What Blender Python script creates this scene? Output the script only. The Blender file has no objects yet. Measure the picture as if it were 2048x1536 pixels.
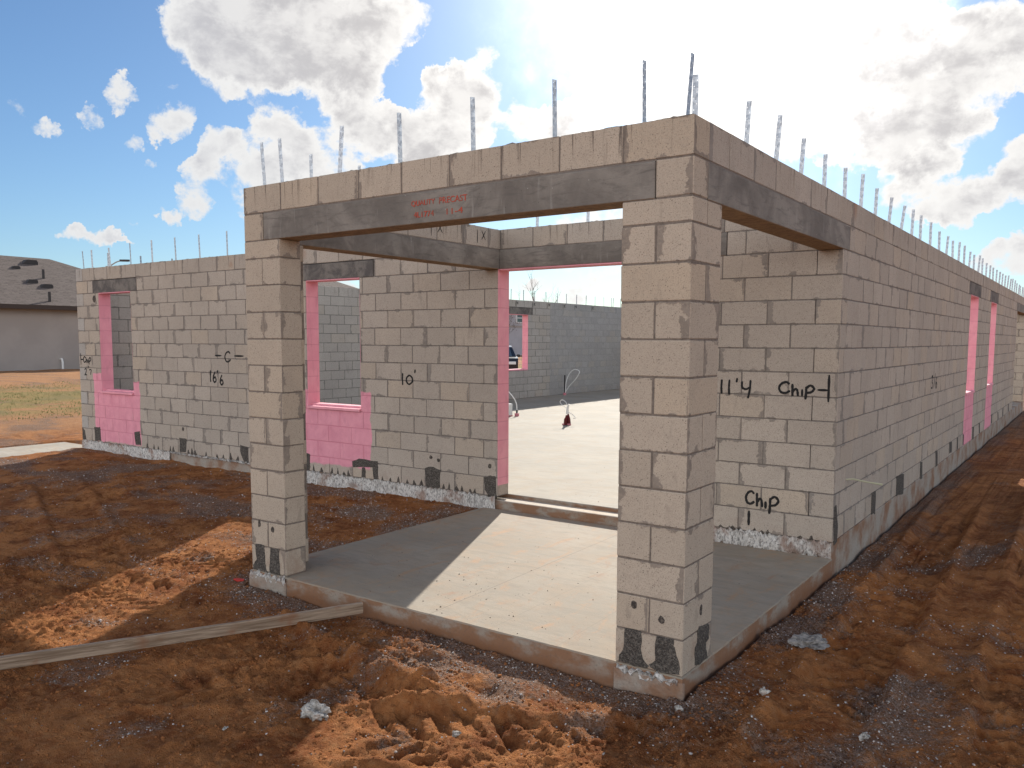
import bpy, bmesh, math, random
import numpy as np
from mathutils import Matrix, Vector
SC = bpy.context.scene
COL = SC.collection
RAD = math.radians
random.seed(7)
RNG = np.random.default_rng(7)

# ------------------------------------------------------------------ camera
C_, H0 = .2032, .1352                      # block course height, house slab above porch slab
ZT = 14 * C_ + H0                          # top of every block wall
D, L = 3.083, 12.15                        # depth of the entry porch, width of the house
yaw, pit, rol, F_PX = .6265873, -.0895686, .0023577, 1664.78
Fv = Vector((-math.sin(yaw) * math.cos(pit), math.cos(yaw) * math.cos(pit), math.sin(pit)))
Rv = Vector((math.cos(yaw), math.sin(yaw), 0)); Uv = Rv.cross(Fv)
R2 = Rv * math.cos(rol) + Uv * math.sin(rol); U2 = -Rv * math.sin(rol) + Uv * math.cos(rol)
cam = bpy.data.cameras.new('camera'); co = bpy.data.objects.new('camera', cam); COL.objects.link(co)
m = Matrix.Identity(4)
for i in range(3):
    m[i][0], m[i][1], m[i][2] = R2[i], U2[i], -Fv[i]
m.translation = (1.75346, -4.13077, 1.82251)
co.matrix_world = m
cam.sensor_width = 36; cam.lens = F_PX / 2048 * 36
cam.shift_x = 27.566 / 2048; cam.shift_y = 62.285 / 2048
cam.clip_start = .05; cam.clip_end = 6000
SC.camera = co
SC.view_settings.view_transform = 'Standard'; SC.view_settings.look = 'None'
SC.view_settings.gamma = 1; SC.view_settings.exposure = .94

# ------------------------------------------------------------------ node helpers
class NT:
    def __init__(s, nt): s.nt = nt; s.n = nt.nodes; s.l = nt.links
    def new(s, t, **k):
        n = s.n.new(t)
        for a, b in k.items(): setattr(n, a, b)
        return n
    def put(s, sock, v):
        if isinstance(v, bpy.types.NodeSocket): s.l.new(v, sock)
        elif v is not None:
            if hasattr(sock, 'default_value'):
                try: sock.default_value = v
                except Exception: sock.default_value = (*v, 1)
    def math(s, op, a, b=None, c=None, clamp=False):
        n = s.new('ShaderNodeMath', operation=op); n.use_clamp = clamp
        s.put(n.inputs[0], a)
        if b is not None: s.put(n.inputs[1], b)
        if c is not None: s.put(n.inputs[2], c)
        return n.outputs[0]
    def vm(s, op, a, b=None):
        n = s.new('ShaderNodeVectorMath', operation=op); s.put(n.inputs[0], a)
        if b is not None: s.put(n.inputs[1], b)
        return n.outputs['Value'] if op in ('DOT_PRODUCT', 'LENGTH') else n.outputs[0]
    def noise(s, vec, scale, detail=4, rough=.55, dist=0, col=False):
        n = s.new('ShaderNodeTexNoise'); s.put(n.inputs['Vector'], vec)
        n.inputs['Scale'].default_value = scale; n.inputs['Detail'].default_value = detail
        n.inputs['Roughness'].default_value = rough; n.inputs['Distortion'].default_value = dist
        return n.outputs['Color' if col else 'Fac']
    def vor(s, vec, scale, feat='F1', out='Distance', rnd=1):
        n = s.new('ShaderNodeTexVoronoi', feature=feat); s.put(n.inputs['Vector'], vec)
        n.inputs['Scale'].default_value = scale; n.inputs['Randomness'].default_value = rnd
        return n.outputs[out]
    def ss(s, v, a, b, c=0., d=1.):
        n = s.new('ShaderNodeMapRange', interpolation_type='SMOOTHSTEP')
        s.put(n.inputs[0], v)
        for i, q in enumerate((a, b, c, d)): s.put(n.inputs[i + 1], q)
        return n.outputs[0]
    def lin(s, v, a, b, c=0., d=1.):
        n = s.new('ShaderNodeMapRange'); s.put(n.inputs[0], v)
        for i, q in enumerate((a, b, c, d)): s.put(n.inputs[i + 1], q)
        return n.outputs[0]
    def mix(s, f, a, b, mode='MIX'):
        n = s.new('ShaderNodeMix', data_type='RGBA', blend_type=mode); n.clamp_factor = True
        s.put(n.inputs[0], f)
        for i, q in ((6, a), (7, b)):
            if isinstance(q, tuple): q = (*q[:3], 1)
            s.put(n.inputs[i], q)
        return n.outputs[2]
    def scale(s, v, k):
        n = s.new('ShaderNodeMapping'); s.put(n.inputs[0], v); n.inputs['Scale'].default_value = k
        return n.outputs[0]
    def sep(s, v):
        n = s.new('ShaderNodeSeparateXYZ'); s.put(n.inputs[0], v); return n.outputs
    def comb(s, x, y, z):
        n = s.new('ShaderNodeCombineXYZ')
        for i, q in enumerate((x, y, z)): s.put(n.inputs[i], q)
        return n.outputs[0]
    def attr(s, name, out='Color'):
        n = s.new('ShaderNodeAttribute'); n.attribute_name = name; return n.outputs[out]
    def bump(s, h, dist, strength=1):
        n = s.new('ShaderNodeBump'); s.put(n.inputs['Height'], h)
        n.inputs['Distance'].default_value = dist; n.inputs['Strength'].default_value = strength
        return n.outputs[0]

def mat(name, rough=.9, col=None, spec=.3, metal=0):
    mt = bpy.data.materials.new(name); mt.use_nodes = True
    t = NT(mt.node_tree); b = mt.node_tree.nodes['Principled BSDF']
    b.inputs['Roughness'].default_value = rough; b.inputs['Metallic'].default_value = metal
    b.inputs['Specular IOR Level'].default_value = spec
    if col: b.inputs['Base Color'].default_value = (*col, 1)
    return mt, t, b

# ------------------------------------------------------------------ sky and sun
SUN_AZ, SUN_EL = 24.1, 26.7                # azimuth from +Y towards -X
def dirv(az, el):
    a, e = RAD(az), RAD(el); return Vector((-math.sin(a) * math.cos(e), math.cos(a) * math.cos(e), math.sin(e)))
SUND = dirv(SUN_AZ, SUN_EL)
sl = bpy.data.lights.new('sun', 'SUN'); sl.energy = 4.1; sl.angle = RAD(.53); sl.color = (1, .93, .82)
so = bpy.data.objects.new('sun', sl); COL.objects.link(so)
so.rotation_euler = SUND.to_track_quat('Z', 'Y').to_euler(); so.location = SUND * 60
W = bpy.data.worlds.new('World'); SC.world = W; W.use_nodes = True
w = NT(W.node_tree); bg = W.node_tree.nodes['Background']
BLOBS = [(50.1,19.1,7.8,3.6,0,1.4),(54.1,19.3,3.6,3.3,0,1.0),(45.7,19.4,4.6,3.7,0,1.1),(53.0,16.3,3.4,1.7,0,1.0),(48.3,16.7,5.0,1.9,0,.9),(41.8,20.2,1.9,1.9,0,.8),(45.8,15.1,2.5,1.9,-20,.9),(50.3,13.6,2.8,1.6,-15,1.0),(49.0,11.6,4.8,2.9,0,1.2),(52.2,9.0,1.9,2.6,20,.9),(44.5,13.9,3.9,1.9,-10,.9),(41.8,13.1,3.6,2.3,0,1.1),(37.2,15.9,2.2,2.6,60,1.1),(39.2,13.7,4.2,2.9,20,1.2),(40.2,16.5,1.1,1.6,-30,.8),(36.3,18.3,.9,1.1,60,.6),(33.1,13.9,2.9,1.8,0,1.1),(30.2,14.3,1.9,1.5,0,.9),(24.9,14.8,3.8,2.5,0,.8),(56.5,13.3,1.8,1.5,20,1.0),(59.9,14.3,1.2,1.2,50,.85),(61.7,13.1,.9,.9,10,.7),(58.8,12.1,1.1,.7,0,.6),(65.6,12.9,.6,.7,-60,.6),(64.1,12.4,1.3,.5,-8,.75),(56.9,15.3,.8,.5,0,.5),(58.0,10.9,.6,.5,0,.6),(53.7,11.9,1.3,1.9,-25,1.0),(55.3,9.4,1.6,2.2,-30,1.0),(57.0,7.8,.9,.6,0,.8),(61.4,6.2,2.3,.6,-6,1.0),(59.8,5.9,1.2,.3,-10,.6),(58.9,6.9,.6,.3,0,.5),(19.7,19.0,11.3,4.5,0,1.6),(16.5,14.2,9.1,3.7,-12,1.6),(12.3,16.3,6.4,4.1,-15,1.5),(9.4,13.3,5.2,2.3,15,1.1),(6.0,16.8,3.6,2.5,-20,1.3),(9.3,9.9,3.3,1.6,25,1.3),(7.3,11.9,2.3,1.7,40,1.0),(6.3,8.4,4.3,1.6,15,1.4),(3.9,9.9,1.4,2.5,30,1.0),(3.9,5.2,3.7,1.3,15,1.2),(10.9,10.6,1.8,.9,-20,.6),(29.7,4.1,3.7,1.4,0,.9),(33.8,4.3,1.7,.8,0,.6),(32.0,2.7,3.4,1.0,0,.8),(35.8,7.1,6.7,1.3,0,.5),(27.4,7.7,6.0,1.7,0,1.0),(46.3,3.7,2.0,1.0,0,.6),(-3.4,12.3,7.5,4.0,0,1.2),(-7.5,5.7,8.4,2.9,0,1.2),(57.5,28.4,12.9,5.3,0,1.1),(26.3,33.1,12.9,6.9,0,1.2),(77.3,8.2,6.2,2.8,0,.9),(1.6,24.7,9.6,6.3,0,1.1),(80.1,19.7,6.6,4.4,0,.8),
  (150,25,20,8,0,1.1),(200,18,18,7,0,1.1),(250,30,16,9,0,1.0),(-60,20,18,8,0,1.1),(120,45,16,10,0,1.0),(-30,50,18,12,0,1.1),(100,14,9,4,0,1.0),(180,60,20,14,0,.9),(-160,17,66,17,0,1.6),(135,20,34,15,0,1.4),(-95,20,28,14,0,1.2),(-150,8,60,9,0,1.2)]  # unseen clouds added out of view, the broad banks to fill the shaded walls
gen = w.new('ShaderNodeTexCoord').outputs['Generated']
warp = w.vm('SCALE', w.vm('SUBTRACT', w.noise(gen, 9, 3, .6, col=True), (.5, .5, .5))); warp.node.inputs['Scale'].default_value = .055
wp2 = w.vm('SCALE', w.vm('SUBTRACT', w.noise(gen, 34, 4, .65, col=True), (.5, .5, .5))); wp2.node.inputs['Scale'].default_value = .04
dv = w.vm('ADD', w.vm('ADD', gen, warp), wp2)
dens = None
for az, el, rx, ry, tilt, wt in BLOBS:
    d0 = dirv(az, el); e1 = Vector((math.cos(RAD(az)), math.sin(RAD(az)), 0)); e2 = e1.cross(d0)
    ct, st = math.cos(RAD(tilt)), math.sin(RAD(tilt))
    a1 = (e1 * ct + e2 * st) / math.sin(RAD(rx)); a2 = (-e1 * st + e2 * ct) / math.sin(RAD(ry))
    a = w.vm('DOT_PRODUCT', dv, tuple(a1)); b = w.vm('DOT_PRODUCT', dv, tuple(a2))
    r2 = w.math('MULTIPLY_ADD', b, b, w.math('MULTIPLY', a, a))
    v = w.math('MAXIMUM', w.math('MULTIPLY_ADD', r2, -wt, wt), 0.)
    front = w.math('GREATER_THAN', w.vm('DOT_PRODUCT', dv, tuple(d0)), 0.)
    v = w.math('MULTIPLY', v, front)
    dens = v if dens is None else w.math('ADD', dens, v)
dens = w.math('MINIMUM', dens, 1.7)
n1 = w.noise(w.scale(gen, (1, 1, 1.35)), 13, 10, .62, .3)
n2 = w.noise(gen, 42, 6, .65)
dn = w.math('ADD', dens, w.math('MULTIPLY', w.math('SUBTRACT', n1, .5), 3.4))
dn = w.math('ADD', dn, w.math('MULTIPLY', w.math('SUBTRACT', n2, .5), 1.5))
dn = w.math('SUBTRACT', dn, w.ss(dens, 0., .45, 1.1, 0.))
cmask = w.ss(dn, .18, .85)
thick = w.ss(dn, .7, 1.7)
csd = w.vm('DOT_PRODUCT', gen, tuple(SUND))
near = w.ss(csd, .80, .985)                # close to the sun clouds are lit from behind
puff = w.noise(w.scale(gen, (1, 1, 1.6)), 21, 6, .6, .2)
cbright = w.mix(near, (.86, .87, .88), (1.05, 1.02, .98))
cgrey = w.mix(near, (.60, .61, .66), (.60, .575, .57))
ccol = w.mix(w.math('MULTIPLY', thick, w.ss(puff, .38, .62, .35, 1.)), cbright, cgrey)
sky = w.new('ShaderNodeTexSky', sky_type='NISHITA'); sky.sun_disc = False
sky.sun_elevation = RAD(SUN_EL); sky.sun_rotation = math.atan2(SUND.x, SUND.y)
sky.air_density = 1.0; sky.dust_density = .35; sky.ozone_density = 2.0
SKY_S = .05
CLOUD_K = .50                              # cloud radiance before exposure
skyc = w.mix(1., sky.outputs[0], (.72, .91, 1.10), 'MULTIPLY')
cs = w.vm('SCALE', ccol); w.put(cs.node.inputs['Scale'], w.math('MULTIPLY', w.ss(csd, .5, 0., 1., 3.0), CLOUD_K / SKY_S))   # front-lit clouds away from the sun, boosted to brighten the shaded walls
full = w.mix(cmask, skyc, cs)
halo = w.math('POWER', w.math('MAXIMUM', csd, 0.), 26.)
halo2 = w.math('POWER', w.math('MAXIMUM', csd, 0.), 120.)
side_glare = w.math('POWER', w.math('MAXIMUM', w.vm('DOT_PRODUCT', dv, tuple(dirv(20.5, 21.5))), 0.), 110.)   # extra glare painted into the sky beside the sun
hs_ = w.math('ADD', w.math('MULTIPLY', side_glare, .85 / SKY_S), w.math('ADD', w.math('MULTIPLY', halo, .16 / SKY_S), w.math('MULTIPLY', halo2, .8 / SKY_S)))
hc = w.vm('SCALE', (1., .98, .95)); w.put(hc.node.inputs['Scale'], hs_)
full = w.vm('ADD', full, hc)
w.put(bg.inputs['Color'], full); bg.inputs['Strength'].default_value = SKY_S
W.cycles.sampling_method = 'MANUAL'; W.cycles.sample_map_resolution = 1024

# ------------------------------------------------------------------ object helpers
def link(name, me, parent=None, loc=None, **tags):
    o = bpy.data.objects.new(name, me); COL.objects.link(o)
    if loc is not None: o.location = loc
    if parent is not None: o.parent = parent
    for k, v in tags.items(): o[k] = v
    return o
def thing(name, label, cat, loc=(0, 0, 0), group=None):
    o = link(name, None, None, loc, label=label, category=cat); o.empty_display_size = .2
    if group: o['group'] = group
    return o
class MB:
    """collects vertices and faces for one mesh"""
    def __init__(s): s.v = []; s.f = []
    def add(s, vs, fs):
        b = len(s.v); s.v += [tuple(v) for v in vs]; s.f += [tuple(i + b for i in f) for f in fs]; return s
    def box(s, x0, x1, y0, y1, z0, z1, ch=0.):
        if ch <= 0:
            s.add([(x0,y0,z0),(x1,y0,z0),(x1,y1,z0),(x0,y1,z0),(x0,y0,z1),(x1,y0,z1),(x1,y1,z1),(x0,y1,z1)],
                  [(0,3,2,1),(4,5,6,7),(0,1,5,4),(1,2,6,5),(2,3,7,6),(3,0,4,7)]); return s
        c = ((x0+x1)/2, (y0+y1)/2, (z0+z1)/2); h = ((x1-x0)/2, (y1-y0)/2, (z1-z0)/2)
        vs = [tuple(c[i] + CT_V[k][0][i] * (h[i] - ch * CT_V[k][1][i]) for i in range(3)) for k in range(24)]
        return s.add(vs, CT_F)
    def tube(s, pts, r, n=6, flat=None, caps=True):
        """tube along pts; r number or list; flat=(normal, factor) squashes it"""
        P = [Vector(p) for p in pts]; m = len(P)
        rr = r if isinstance(r, (list, tuple)) else [r] * m
        b = len(s.v); prev = None
        for i in range(m):
            t = (P[min(i+1, m-1)] - P[max(i-1, 0)]).normalized()
            ref = Vector(flat[0]) if flat else (Vector((0, 0, 1)) if abs(t.z) < .9 else Vector((1, 0, 0)))
            if prev is not None and not flat: ref = prev
            a = t.cross(ref)
            if a.length < 1e-6: a = t.cross(Vector((0, 1, .1)))
            a.normalize(); c = a.cross(t).normalized(); prev = c
            if flat: a, c = a, ref.normalized() * flat[1]
            for k in range(n):
                q = 2 * math.pi * k / n
                s.v.append(tuple(P[i] + (a * math.cos(q) + c * math.sin(q)) * rr[i]))
        for i in range(m - 1):
            for k in range(n):
                k2 = (k + 1) % n
                s.f.append((b+i*n+k, b+i*n+k2, b+(i+1)*n+k2, b+(i+1)*n+k))
        if caps:
            s.f.append(tuple(b + k for k in range(n))[::-1]); s.f.append(tuple(b + (m-1)*n + k for k in range(n)))
        return s
    def prism(s, poly, axis, a0, a1):
        """poly in the two other axes (order x,y,z), extruded on axis from a0 to a1"""
        n = len(poly); vs = []
        for a in (a0, a1):
            for p in poly:
                q = list(p); q.insert(axis, a); vs.append(tuple(q))
        return s.add(vs, [tuple(range(n))[::-1], tuple(range(n, 2*n))] + [(i, (i+1) % n, (i+1) % n + n, i + n) for i in range(n)])
    def build(s, name, mt, parent=None, off=(0, 0, 0), smooth=False, **tags):
        me = bpy.data.meshes.new(name)
        vs = [(a - off[0], b - off[1], c - off[2]) for a, b, c in s.v]
        me.from_pydata(vs, [], s.f); me.materials.append(mt)
        bm = bmesh.new(); bm.from_mesh(me); bmesh.ops.recalc_face_normals(bm, faces=bm.faces); bm.to_mesh(me); bm.free()
        if smooth: me.polygons.foreach_set('use_smooth', [True] * len(me.polygons))
        me.update(); return link(name, me, parent, **tags)
# chamfered cube template: vertex k = (corner, which axes are pulled in)
CT_V = []; idx = {}
for sx in (-1, 1):
    for sy in (-1, 1):
        for sz in (-1, 1):
            for ax in range(3):
                idx[(sx, sy, sz, ax)] = len(CT_V)
                CT_V.append(((sx, sy, sz), tuple(0 if i == ax else 1 for i in range(3))))
CT_F = []; CT_AX = []
for ax in range(3):
    o1, o2 = [i for i in range(3) if i != ax]
    for sg in (-1, 1):
        q = []
        for p1, p2 in ((-1, -1), (1, -1), (1, 1), (-1, 1)):
            c = [0, 0, 0]; c[ax] = sg; c[o1] = p1; c[o2] = p2; q.append(idx[(*c, ax)])
        if (sg > 0) == (ax == 1): q = q[::-1]
        CT_F.append(tuple(q)); CT_AX.append(ax)
def _mid(f): return Vector([sum(CT_V[k][0][i] * (1 - .1 * CT_V[k][1][i]) for k in f) for i in range(3)])
def _fix(f):
    P = [Vector([CT_V[k][0][i] * (1 - .1 * CT_V[k][1][i]) for i in range(3)]) for k in f]
    n = (P[1] - P[0]).cross(P[2] - P[0]); return f if n.dot(_mid(f)) > 0 else tuple(f[::-1])
for a in range(3):
    o1, o2 = [i for i in range(3) if i != a]
    for s1 in (-1, 1):
        for s2 in (-1, 1):
            c0 = [0]*3; c0[a] = -1; c0[o1] = s1; c0[o2] = s2; c1 = list(c0); c1[a] = 1
            CT_F.append((idx[(*c0, o1)], idx[(*c1, o1)], idx[(*c1, o2)], idx[(*c0, o2)])); CT_AX.append(o1)
for sx in (-1, 1):
    for sy in (-1, 1):
        for sz in (-1, 1):
            CT_F.append(tuple(idx[(sx, sy, sz, k)] for k in range(3))); CT_AX.append(0)
CT_F = [_fix(f) for f in CT_F]

# ------------------------------------------------------------------ block walls
def block_material(name, base=(.465, .402, .338), mortar=(.215, .188, .165), pink=(), plane='y', smear=1.0, flush=0.):
    mt, t, b = mat(name, .93, spec=.15)
    P = t.new('ShaderNodeTexCoord').outputs['Object']
    X, Y, Z = t.sep(P)
    uv = t.new('ShaderNodeUVMap'); uv.uv_map = 'blk'; hf = t.new('ShaderNodeUVMap'); hf.uv_map = 'hlf'
    u, v, _ = t.sep(uv.outputs[0]); hu, hv, _ = t.sep(hf.outputs[0])
    du = t.math('SUBTRACT', hu, t.math('ABSOLUTE', u)); dz = t.math('SUBTRACT', hv, t.math('ABSOLUTE', v))
    rnd = t.attr('rnd'); r1, r2, r3 = t.sep(rnd)
    big = t.noise(P, 1.1, 3, .6); mid = t.noise(P, 5.5, 4, .65, .4); fine = t.noise(P, 38, 4, .7)
    grit = t.noise(P, 135, 2, .8); pore = t.vor(P, 150)
    # face colour
    c = t.mix(t.lin(r1, 0, 1), base, tuple(q * .87 for q in base))
    c = t.mix(t.ss(r2, .7, 1., 0., .5), c, (base[0] * 1.08, base[1] * 1.0, base[2] * .88))
    c = t.mix(t.ss(big, .35, .7, 0., .38), c, tuple(q * .72 for q in base))
    c = t.mix(t.ss(mid, .5, .75, 0., .4), c, tuple(q * .7 for q in base))
    c = t.mix(t.ss(fine, .5, .78, 0., .38), c, tuple(q * .55 for q in base))
    c = t.mix(t.ss(grit, .50, .68, 0., .62), c, tuple(q * .45 for q in base))
    pit2 = t.math('MULTIPLY', t.ss(t.vor(P, 68), .27, .12), t.ss(t.noise(P, 26, 2), .42, .58))
    c = t.mix(t.ss(pore, .16, .06, 0., .75), c, (.07, .06, .052)); c = t.mix(t.math('MULTIPLY', pit2, .8), c, (.10, .085, .07))
    c = t.mix(t.ss(t.noise(P, 75, 3, .8), .56, .74, 0., .4), c, tuple(min(1, q * 1.25) for q in base))
    c = t.mix(t.math('MULTIPLY', t.ss(t.noise(t.scale(P, (5, 5, 1)), 1.7, 4, .7, .6), .60, .70), .45), c, tuple(q * .55 for q in base))   # vertical grout runs
    # mortar smeared over the joints, a little at bed joints, much more at some head joints
    sn = t.noise(P, 7.37, 4, .65)
    rj = t.math('FRACT', t.math('MULTIPLY_ADD', t.math('GREATER_THAN', u, 0.), .377, t.math('MULTIPLY', r3, 7.31)))   # its own chance at each head joint
    rk = t.math('FRACT', t.math('MULTIPLY_ADD', t.math('GREATER_THAN', v, 0.), .613, t.math('MULTIPLY', r3, 5.17)))
    wz = t.math('MULTIPLY', t.math('MULTIPLY', t.ss(sn, .44, .72), t.ss(rk, .25, .9)), .040 * smear)
    wu = t.math('MULTIPLY', t.math('MULTIPLY', t.ss(sn, .30, .66), t.ss(rj, .50, .95)), .066 * smear)
    m1 = t.ss(t.math('SUBTRACT', wz, dz), -.001, .006); m2 = t.ss(t.math('SUBTRACT', wu, du), -.001, .008)
    sm = t.math('MULTIPLY', t.math('MAXIMUM', m1, m2), t.ss(fine, .25, .55, .55, 1.))
    mc = t.mix(t.ss(mid, .4, .7), tuple(q * .82 for q in mortar), tuple(q * 1.15 for q in mortar))
    c = t.mix(t.math('MULTIPLY', sm, .8), c, mc)
    # core faces carry negative half sizes: they are mortar all over
    isc = t.math('LESS_THAN', hu, 0.)
    c = t.mix(isc, c, t.mix(t.ss(fine, .35, .7), tuple(q * .95 for q in mortar), tuple(q * .62 for q in mortar)))
    # dirty runs below the top edge
    drip = t.math('MULTIPLY', t.ss(t.noise(t.scale(P, (9, 9, .35)), 3.2, 3, .7), .56, .70), t.ss(Z, ZT - .22, ZT - .02))
    c = t.mix(t.math('MULTIPLY', drip, .75), c, (.06, .045, .038))
    c = t.mix(t.math('MULTIPLY', t.ss(t.noise(t.scale(P, (1, 1, .5)), 1.9, 2), .66, .75), t.ss(Z, ZT - .2, ZT - .1, 0., .5)), c, (.30, .12, .05))
    # splashed soil near the ground
    c = t.mix(t.math('MULTIPLY', t.ss(Z, .34, -.02), t.ss(mid, .42, .72, 0., .35)), c, (.25, .11, .055))
    if pink:
        U = X if plane == 'y' else Y
        wob = t.math('MULTIPLY', t.math('SUBTRACT', t.noise(P, 5, 3), .5), .10)
        Uw = t.math('ADD', U, wob); Zw = t.math('ADD', Z, t.math('MULTIPLY', t.math('SUBTRACT', t.noise(P, 6.5, 3), .5), .09))
        pm = None
        for x0, x1, z0, z1 in pink:
            q = t.math('MULTIPLY', t.math('MULTIPLY', t.ss(Uw, x0 - .01, x0 + .01), t.ss(Uw, x1 + .01, x1 - .01)),
                       t.math('MULTIPLY', t.ss(Zw, z0 - .015, z0 + .015), t.ss(Zw, z1 + .01, z1 - .01)))
            pm = q if pm is None else t.math('MAXIMUM', pm, q)
        # only the outside face is painted
        N = t.sep(t.new('ShaderNodeNewGeometry').outputs['Normal'])
        out = t.ss(N[1], -.3, -.6) if plane == 'y' else t.ss(N[0], .3, .6)
        pm = t.math('MULTIPLY', pm, out)
        pk = t.mix(t.ss(mid, .3, .75), (.76, .335, .40), (.67, .27, .335))
        pk = t.mix(t.ss(t.noise(t.scale(P, (1, 1, .35)), 11, 4, .7), .5, .72, 0., .35), pk, (.50, .19, .24)); pk = t.mix(t.ss(grit, .55, .7, 0., .3), pk, (.42, .16, .2))
        pk = t.mix(t.ss(pore, .14, .06, 0., .5), pk, (.3, .12, .14))
        pk = t.mix(isc, pk, (.60, .23, .29))
        c = t.mix(pm, c, pk)
    t.put(b.inputs['Base Color'], c)
    hgt = t.math('ADD', t.math('MULTIPLY', fine, .5), t.math('MULTIPLY', grit, .5))
    hgt = t.math('ADD', hgt, t.ss(pore, .05, .2, 0., .7)); hgt = t.math('ADD', hgt, t.math('MULTIPLY', sm, .5))
    t.put(b.inputs['Normal'], t.bump(hgt, .0035, .8))
    return mt

def build_blocks(name, blocks, cores, mt, parent, **tags):
    """blocks and cores: lists of (x0,x1,y0,y1,z0,z1); one mesh with per-block UVs and tints"""
    nb, nc = len(blocks), len(cores)
    T = np.array([v[0] for v in CT_V], float); S = np.array([v[1] for v in CT_V], float)
    B = np.array(blocks, float).reshape(-1, 6)
    ctr = np.stack([(B[:, 0]+B[:, 1])/2, (B[:, 2]+B[:, 3])/2, (B[:, 4]+B[:, 5])/2], 1)
    hf = np.stack([(B[:, 1]-B[:, 0])/2, (B[:, 3]-B[:, 2])/2, (B[:, 5]-B[:, 4])/2], 1)
    jit = RNG.normal(0, 1, (nb, 3)) * np.array([.0007, .0007, .0005])
    ch = RNG.uniform(.0022, .005, nb)[:, None, None]
    cj = RNG.uniform(.5, 1.5, (nb, 24, 1))
    V = (ctr + jit)[:, None, :] + T[None] * (hf[:, None, :] - ch * cj * S[None])
    V = V.reshape(-1, 3); nf = len(CT_F)
    faces = []
    for k in range(nb): faces += [tuple(i + 24 * k for i in f) for f in CT_F]
    verts = V.tolist()
    cf = [(0,3,2,1),(4,5,6,7),(0,1,5,4),(1,2,6,5),(2,3,7,6),(3,0,4,7)]
    for q in cores:
        x0,x1,y0,y1,z0,z1 = q; b0 = len(verts)
        verts += [(x0,y0,z0),(x1,y0,z0),(x1,y1,z0),(x0,y1,z0),(x0,y0,z1),(x1,y0,z1),(x1,y1,z1),(x0,y1,z1)]
        faces += [tuple(i + b0 for i in f) for f in cf]
    me = bpy.data.meshes.new(name); me.from_pydata(verts, [], faces); me.materials.append(mt)
    me.uv_layers.new(name='blk'); me.uv_layers.new(name='hlf'); me.color_attributes.new('rnd', 'FLOAT_COLOR', 'CORNER')
    u1, u2, ca = me.uv_layers['blk'], me.uv_layers['hlf'], me.color_attributes['rnd']
    lv = np.zeros(len(me.loops), np.int32); me.loops.foreach_get('vertex_index', lv)
    A1 = np.zeros((len(lv), 2)); A2 = -np.ones((len(lv), 2)); A3 = np.ones((len(lv), 4)) * .5
    pat = np.concatenate([np.full(len(f), a) for f, a in zip(CT_F, CT_AX)])
    npl = len(pat); VA = np.array(verts)
    r = RNG.random((nb, 3))
    if nb:
        ax = np.tile(pat, nb); bi = np.repeat(np.arange(nb), npl); vv = VA[lv[:nb*npl]]
        loc = vv - ctr[bi]; ii = np.arange(nb*npl)
        o1 = np.where(ax == 0, 1, 0); o2 = np.where(ax == 2, 1, 2)
        A1[:nb*npl, 0] = loc[ii, o1]; A1[:nb*npl, 1] = loc[ii, o2]
        A2[:nb*npl, 0] = hf[bi, o1]; A2[:nb*npl, 1] = hf[bi, o2]
        A3[:nb*npl, :3] = r[bi]
    u1.data.foreach_set('uv', A1.ravel()); u2.data.foreach_set('uv', A2.ravel()); ca.data.foreach_set('color', A3.ravel())
    me.update(); return link(name, me, parent, **tags)

J = .0045                                   # half a mortar joint
def rows(z0, n=14): return [(z0 + k * C_, z0 + (k + 1) * C_) for k in range(n)]
HB = .4064
def wall(name, axis, a0, a1, t0, t1, rws, holes, mt, parent, own0=(0, 0), own1=(0, 0), start0=0, phase=0., **tags):
    """axis 0: wall along x, thickness t0..t1 on y (axis 1 swapped). holes: (a0,a1,z0,z1).
    own0/own1: how much the even/odd rows give way at each end to the wall they are bonded to"""
    blocks, cores = [], []
    def cut(segs, h0, h1):
        out = []
        for s0, s1 in segs:
            if h1 <= s0 or h0 >= s1: out.append((s0, s1)); continue
            if h0 > s0 + .02: out.append((s0, h0))
            if h1 < s1 - .02: out.append((h1, s1))
        return out
    for k, (z0, z1) in enumerate(rws):
        par = (k + start0) % 2
        b0 = a0 + own0[par]; b1 = a1 - own1[par]
        hs = [(h[0], h[1]) for h in holes if h[2] < (z0 + z1) / 2 < h[3]]
        # blocks laid from the end a1 (bonded corner) backwards
        segs = []
        p = b1
        off = (HB if (par == 0 or own1 != (0, 0)) else HB / 2) + phase
        q = p - off
        while True:
            q2 = max(q, b0)
            if q2 - b0 < .07: q2 = b0
            segs.append((q2, p)); p = q2; q = p - HB + RNG.normal(0, .004)
            if p <= b0 + 1e-6: break
        for h in hs: segs = cut(segs, *h)
        segs = [s for s in segs if s[1] - s[0] > .03]
        for s0, s1 in segs:
            e = [s0 + J, s1 - J]
            if abs(s0 - a0) < 1e-6 or any(abs(s0 - h[1]) < 1e-6 for h in hs): e[0] = s0
            if abs(s1 - a1) < 1e-6 or any(abs(s1 - h[0]) < 1e-6 for h in hs): e[1] = s1
            zz = (z0 + J, z1 - J if k < len(rws) - 1 else z1)
            blocks.append((*e, t0, t1, *zz) if axis == 0 else (t0, t1, *e, *zz))
        cs = [(b0, b1)]
        for h in hs: cs = cut(cs, *h)
        for s0, s1 in cs:
            g = .0038
            c = (s0 + g, s1 - g, t0 + g, t1 - g, z0, z1 - (.006 if k == len(rws) - 1 else 0))
            cores.append(c if axis == 0 else (c[2], c[3], c[0], c[1], c[4], c[5]))
    return build_blocks(name, blocks, cores, mt, parent, **tags)

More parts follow.
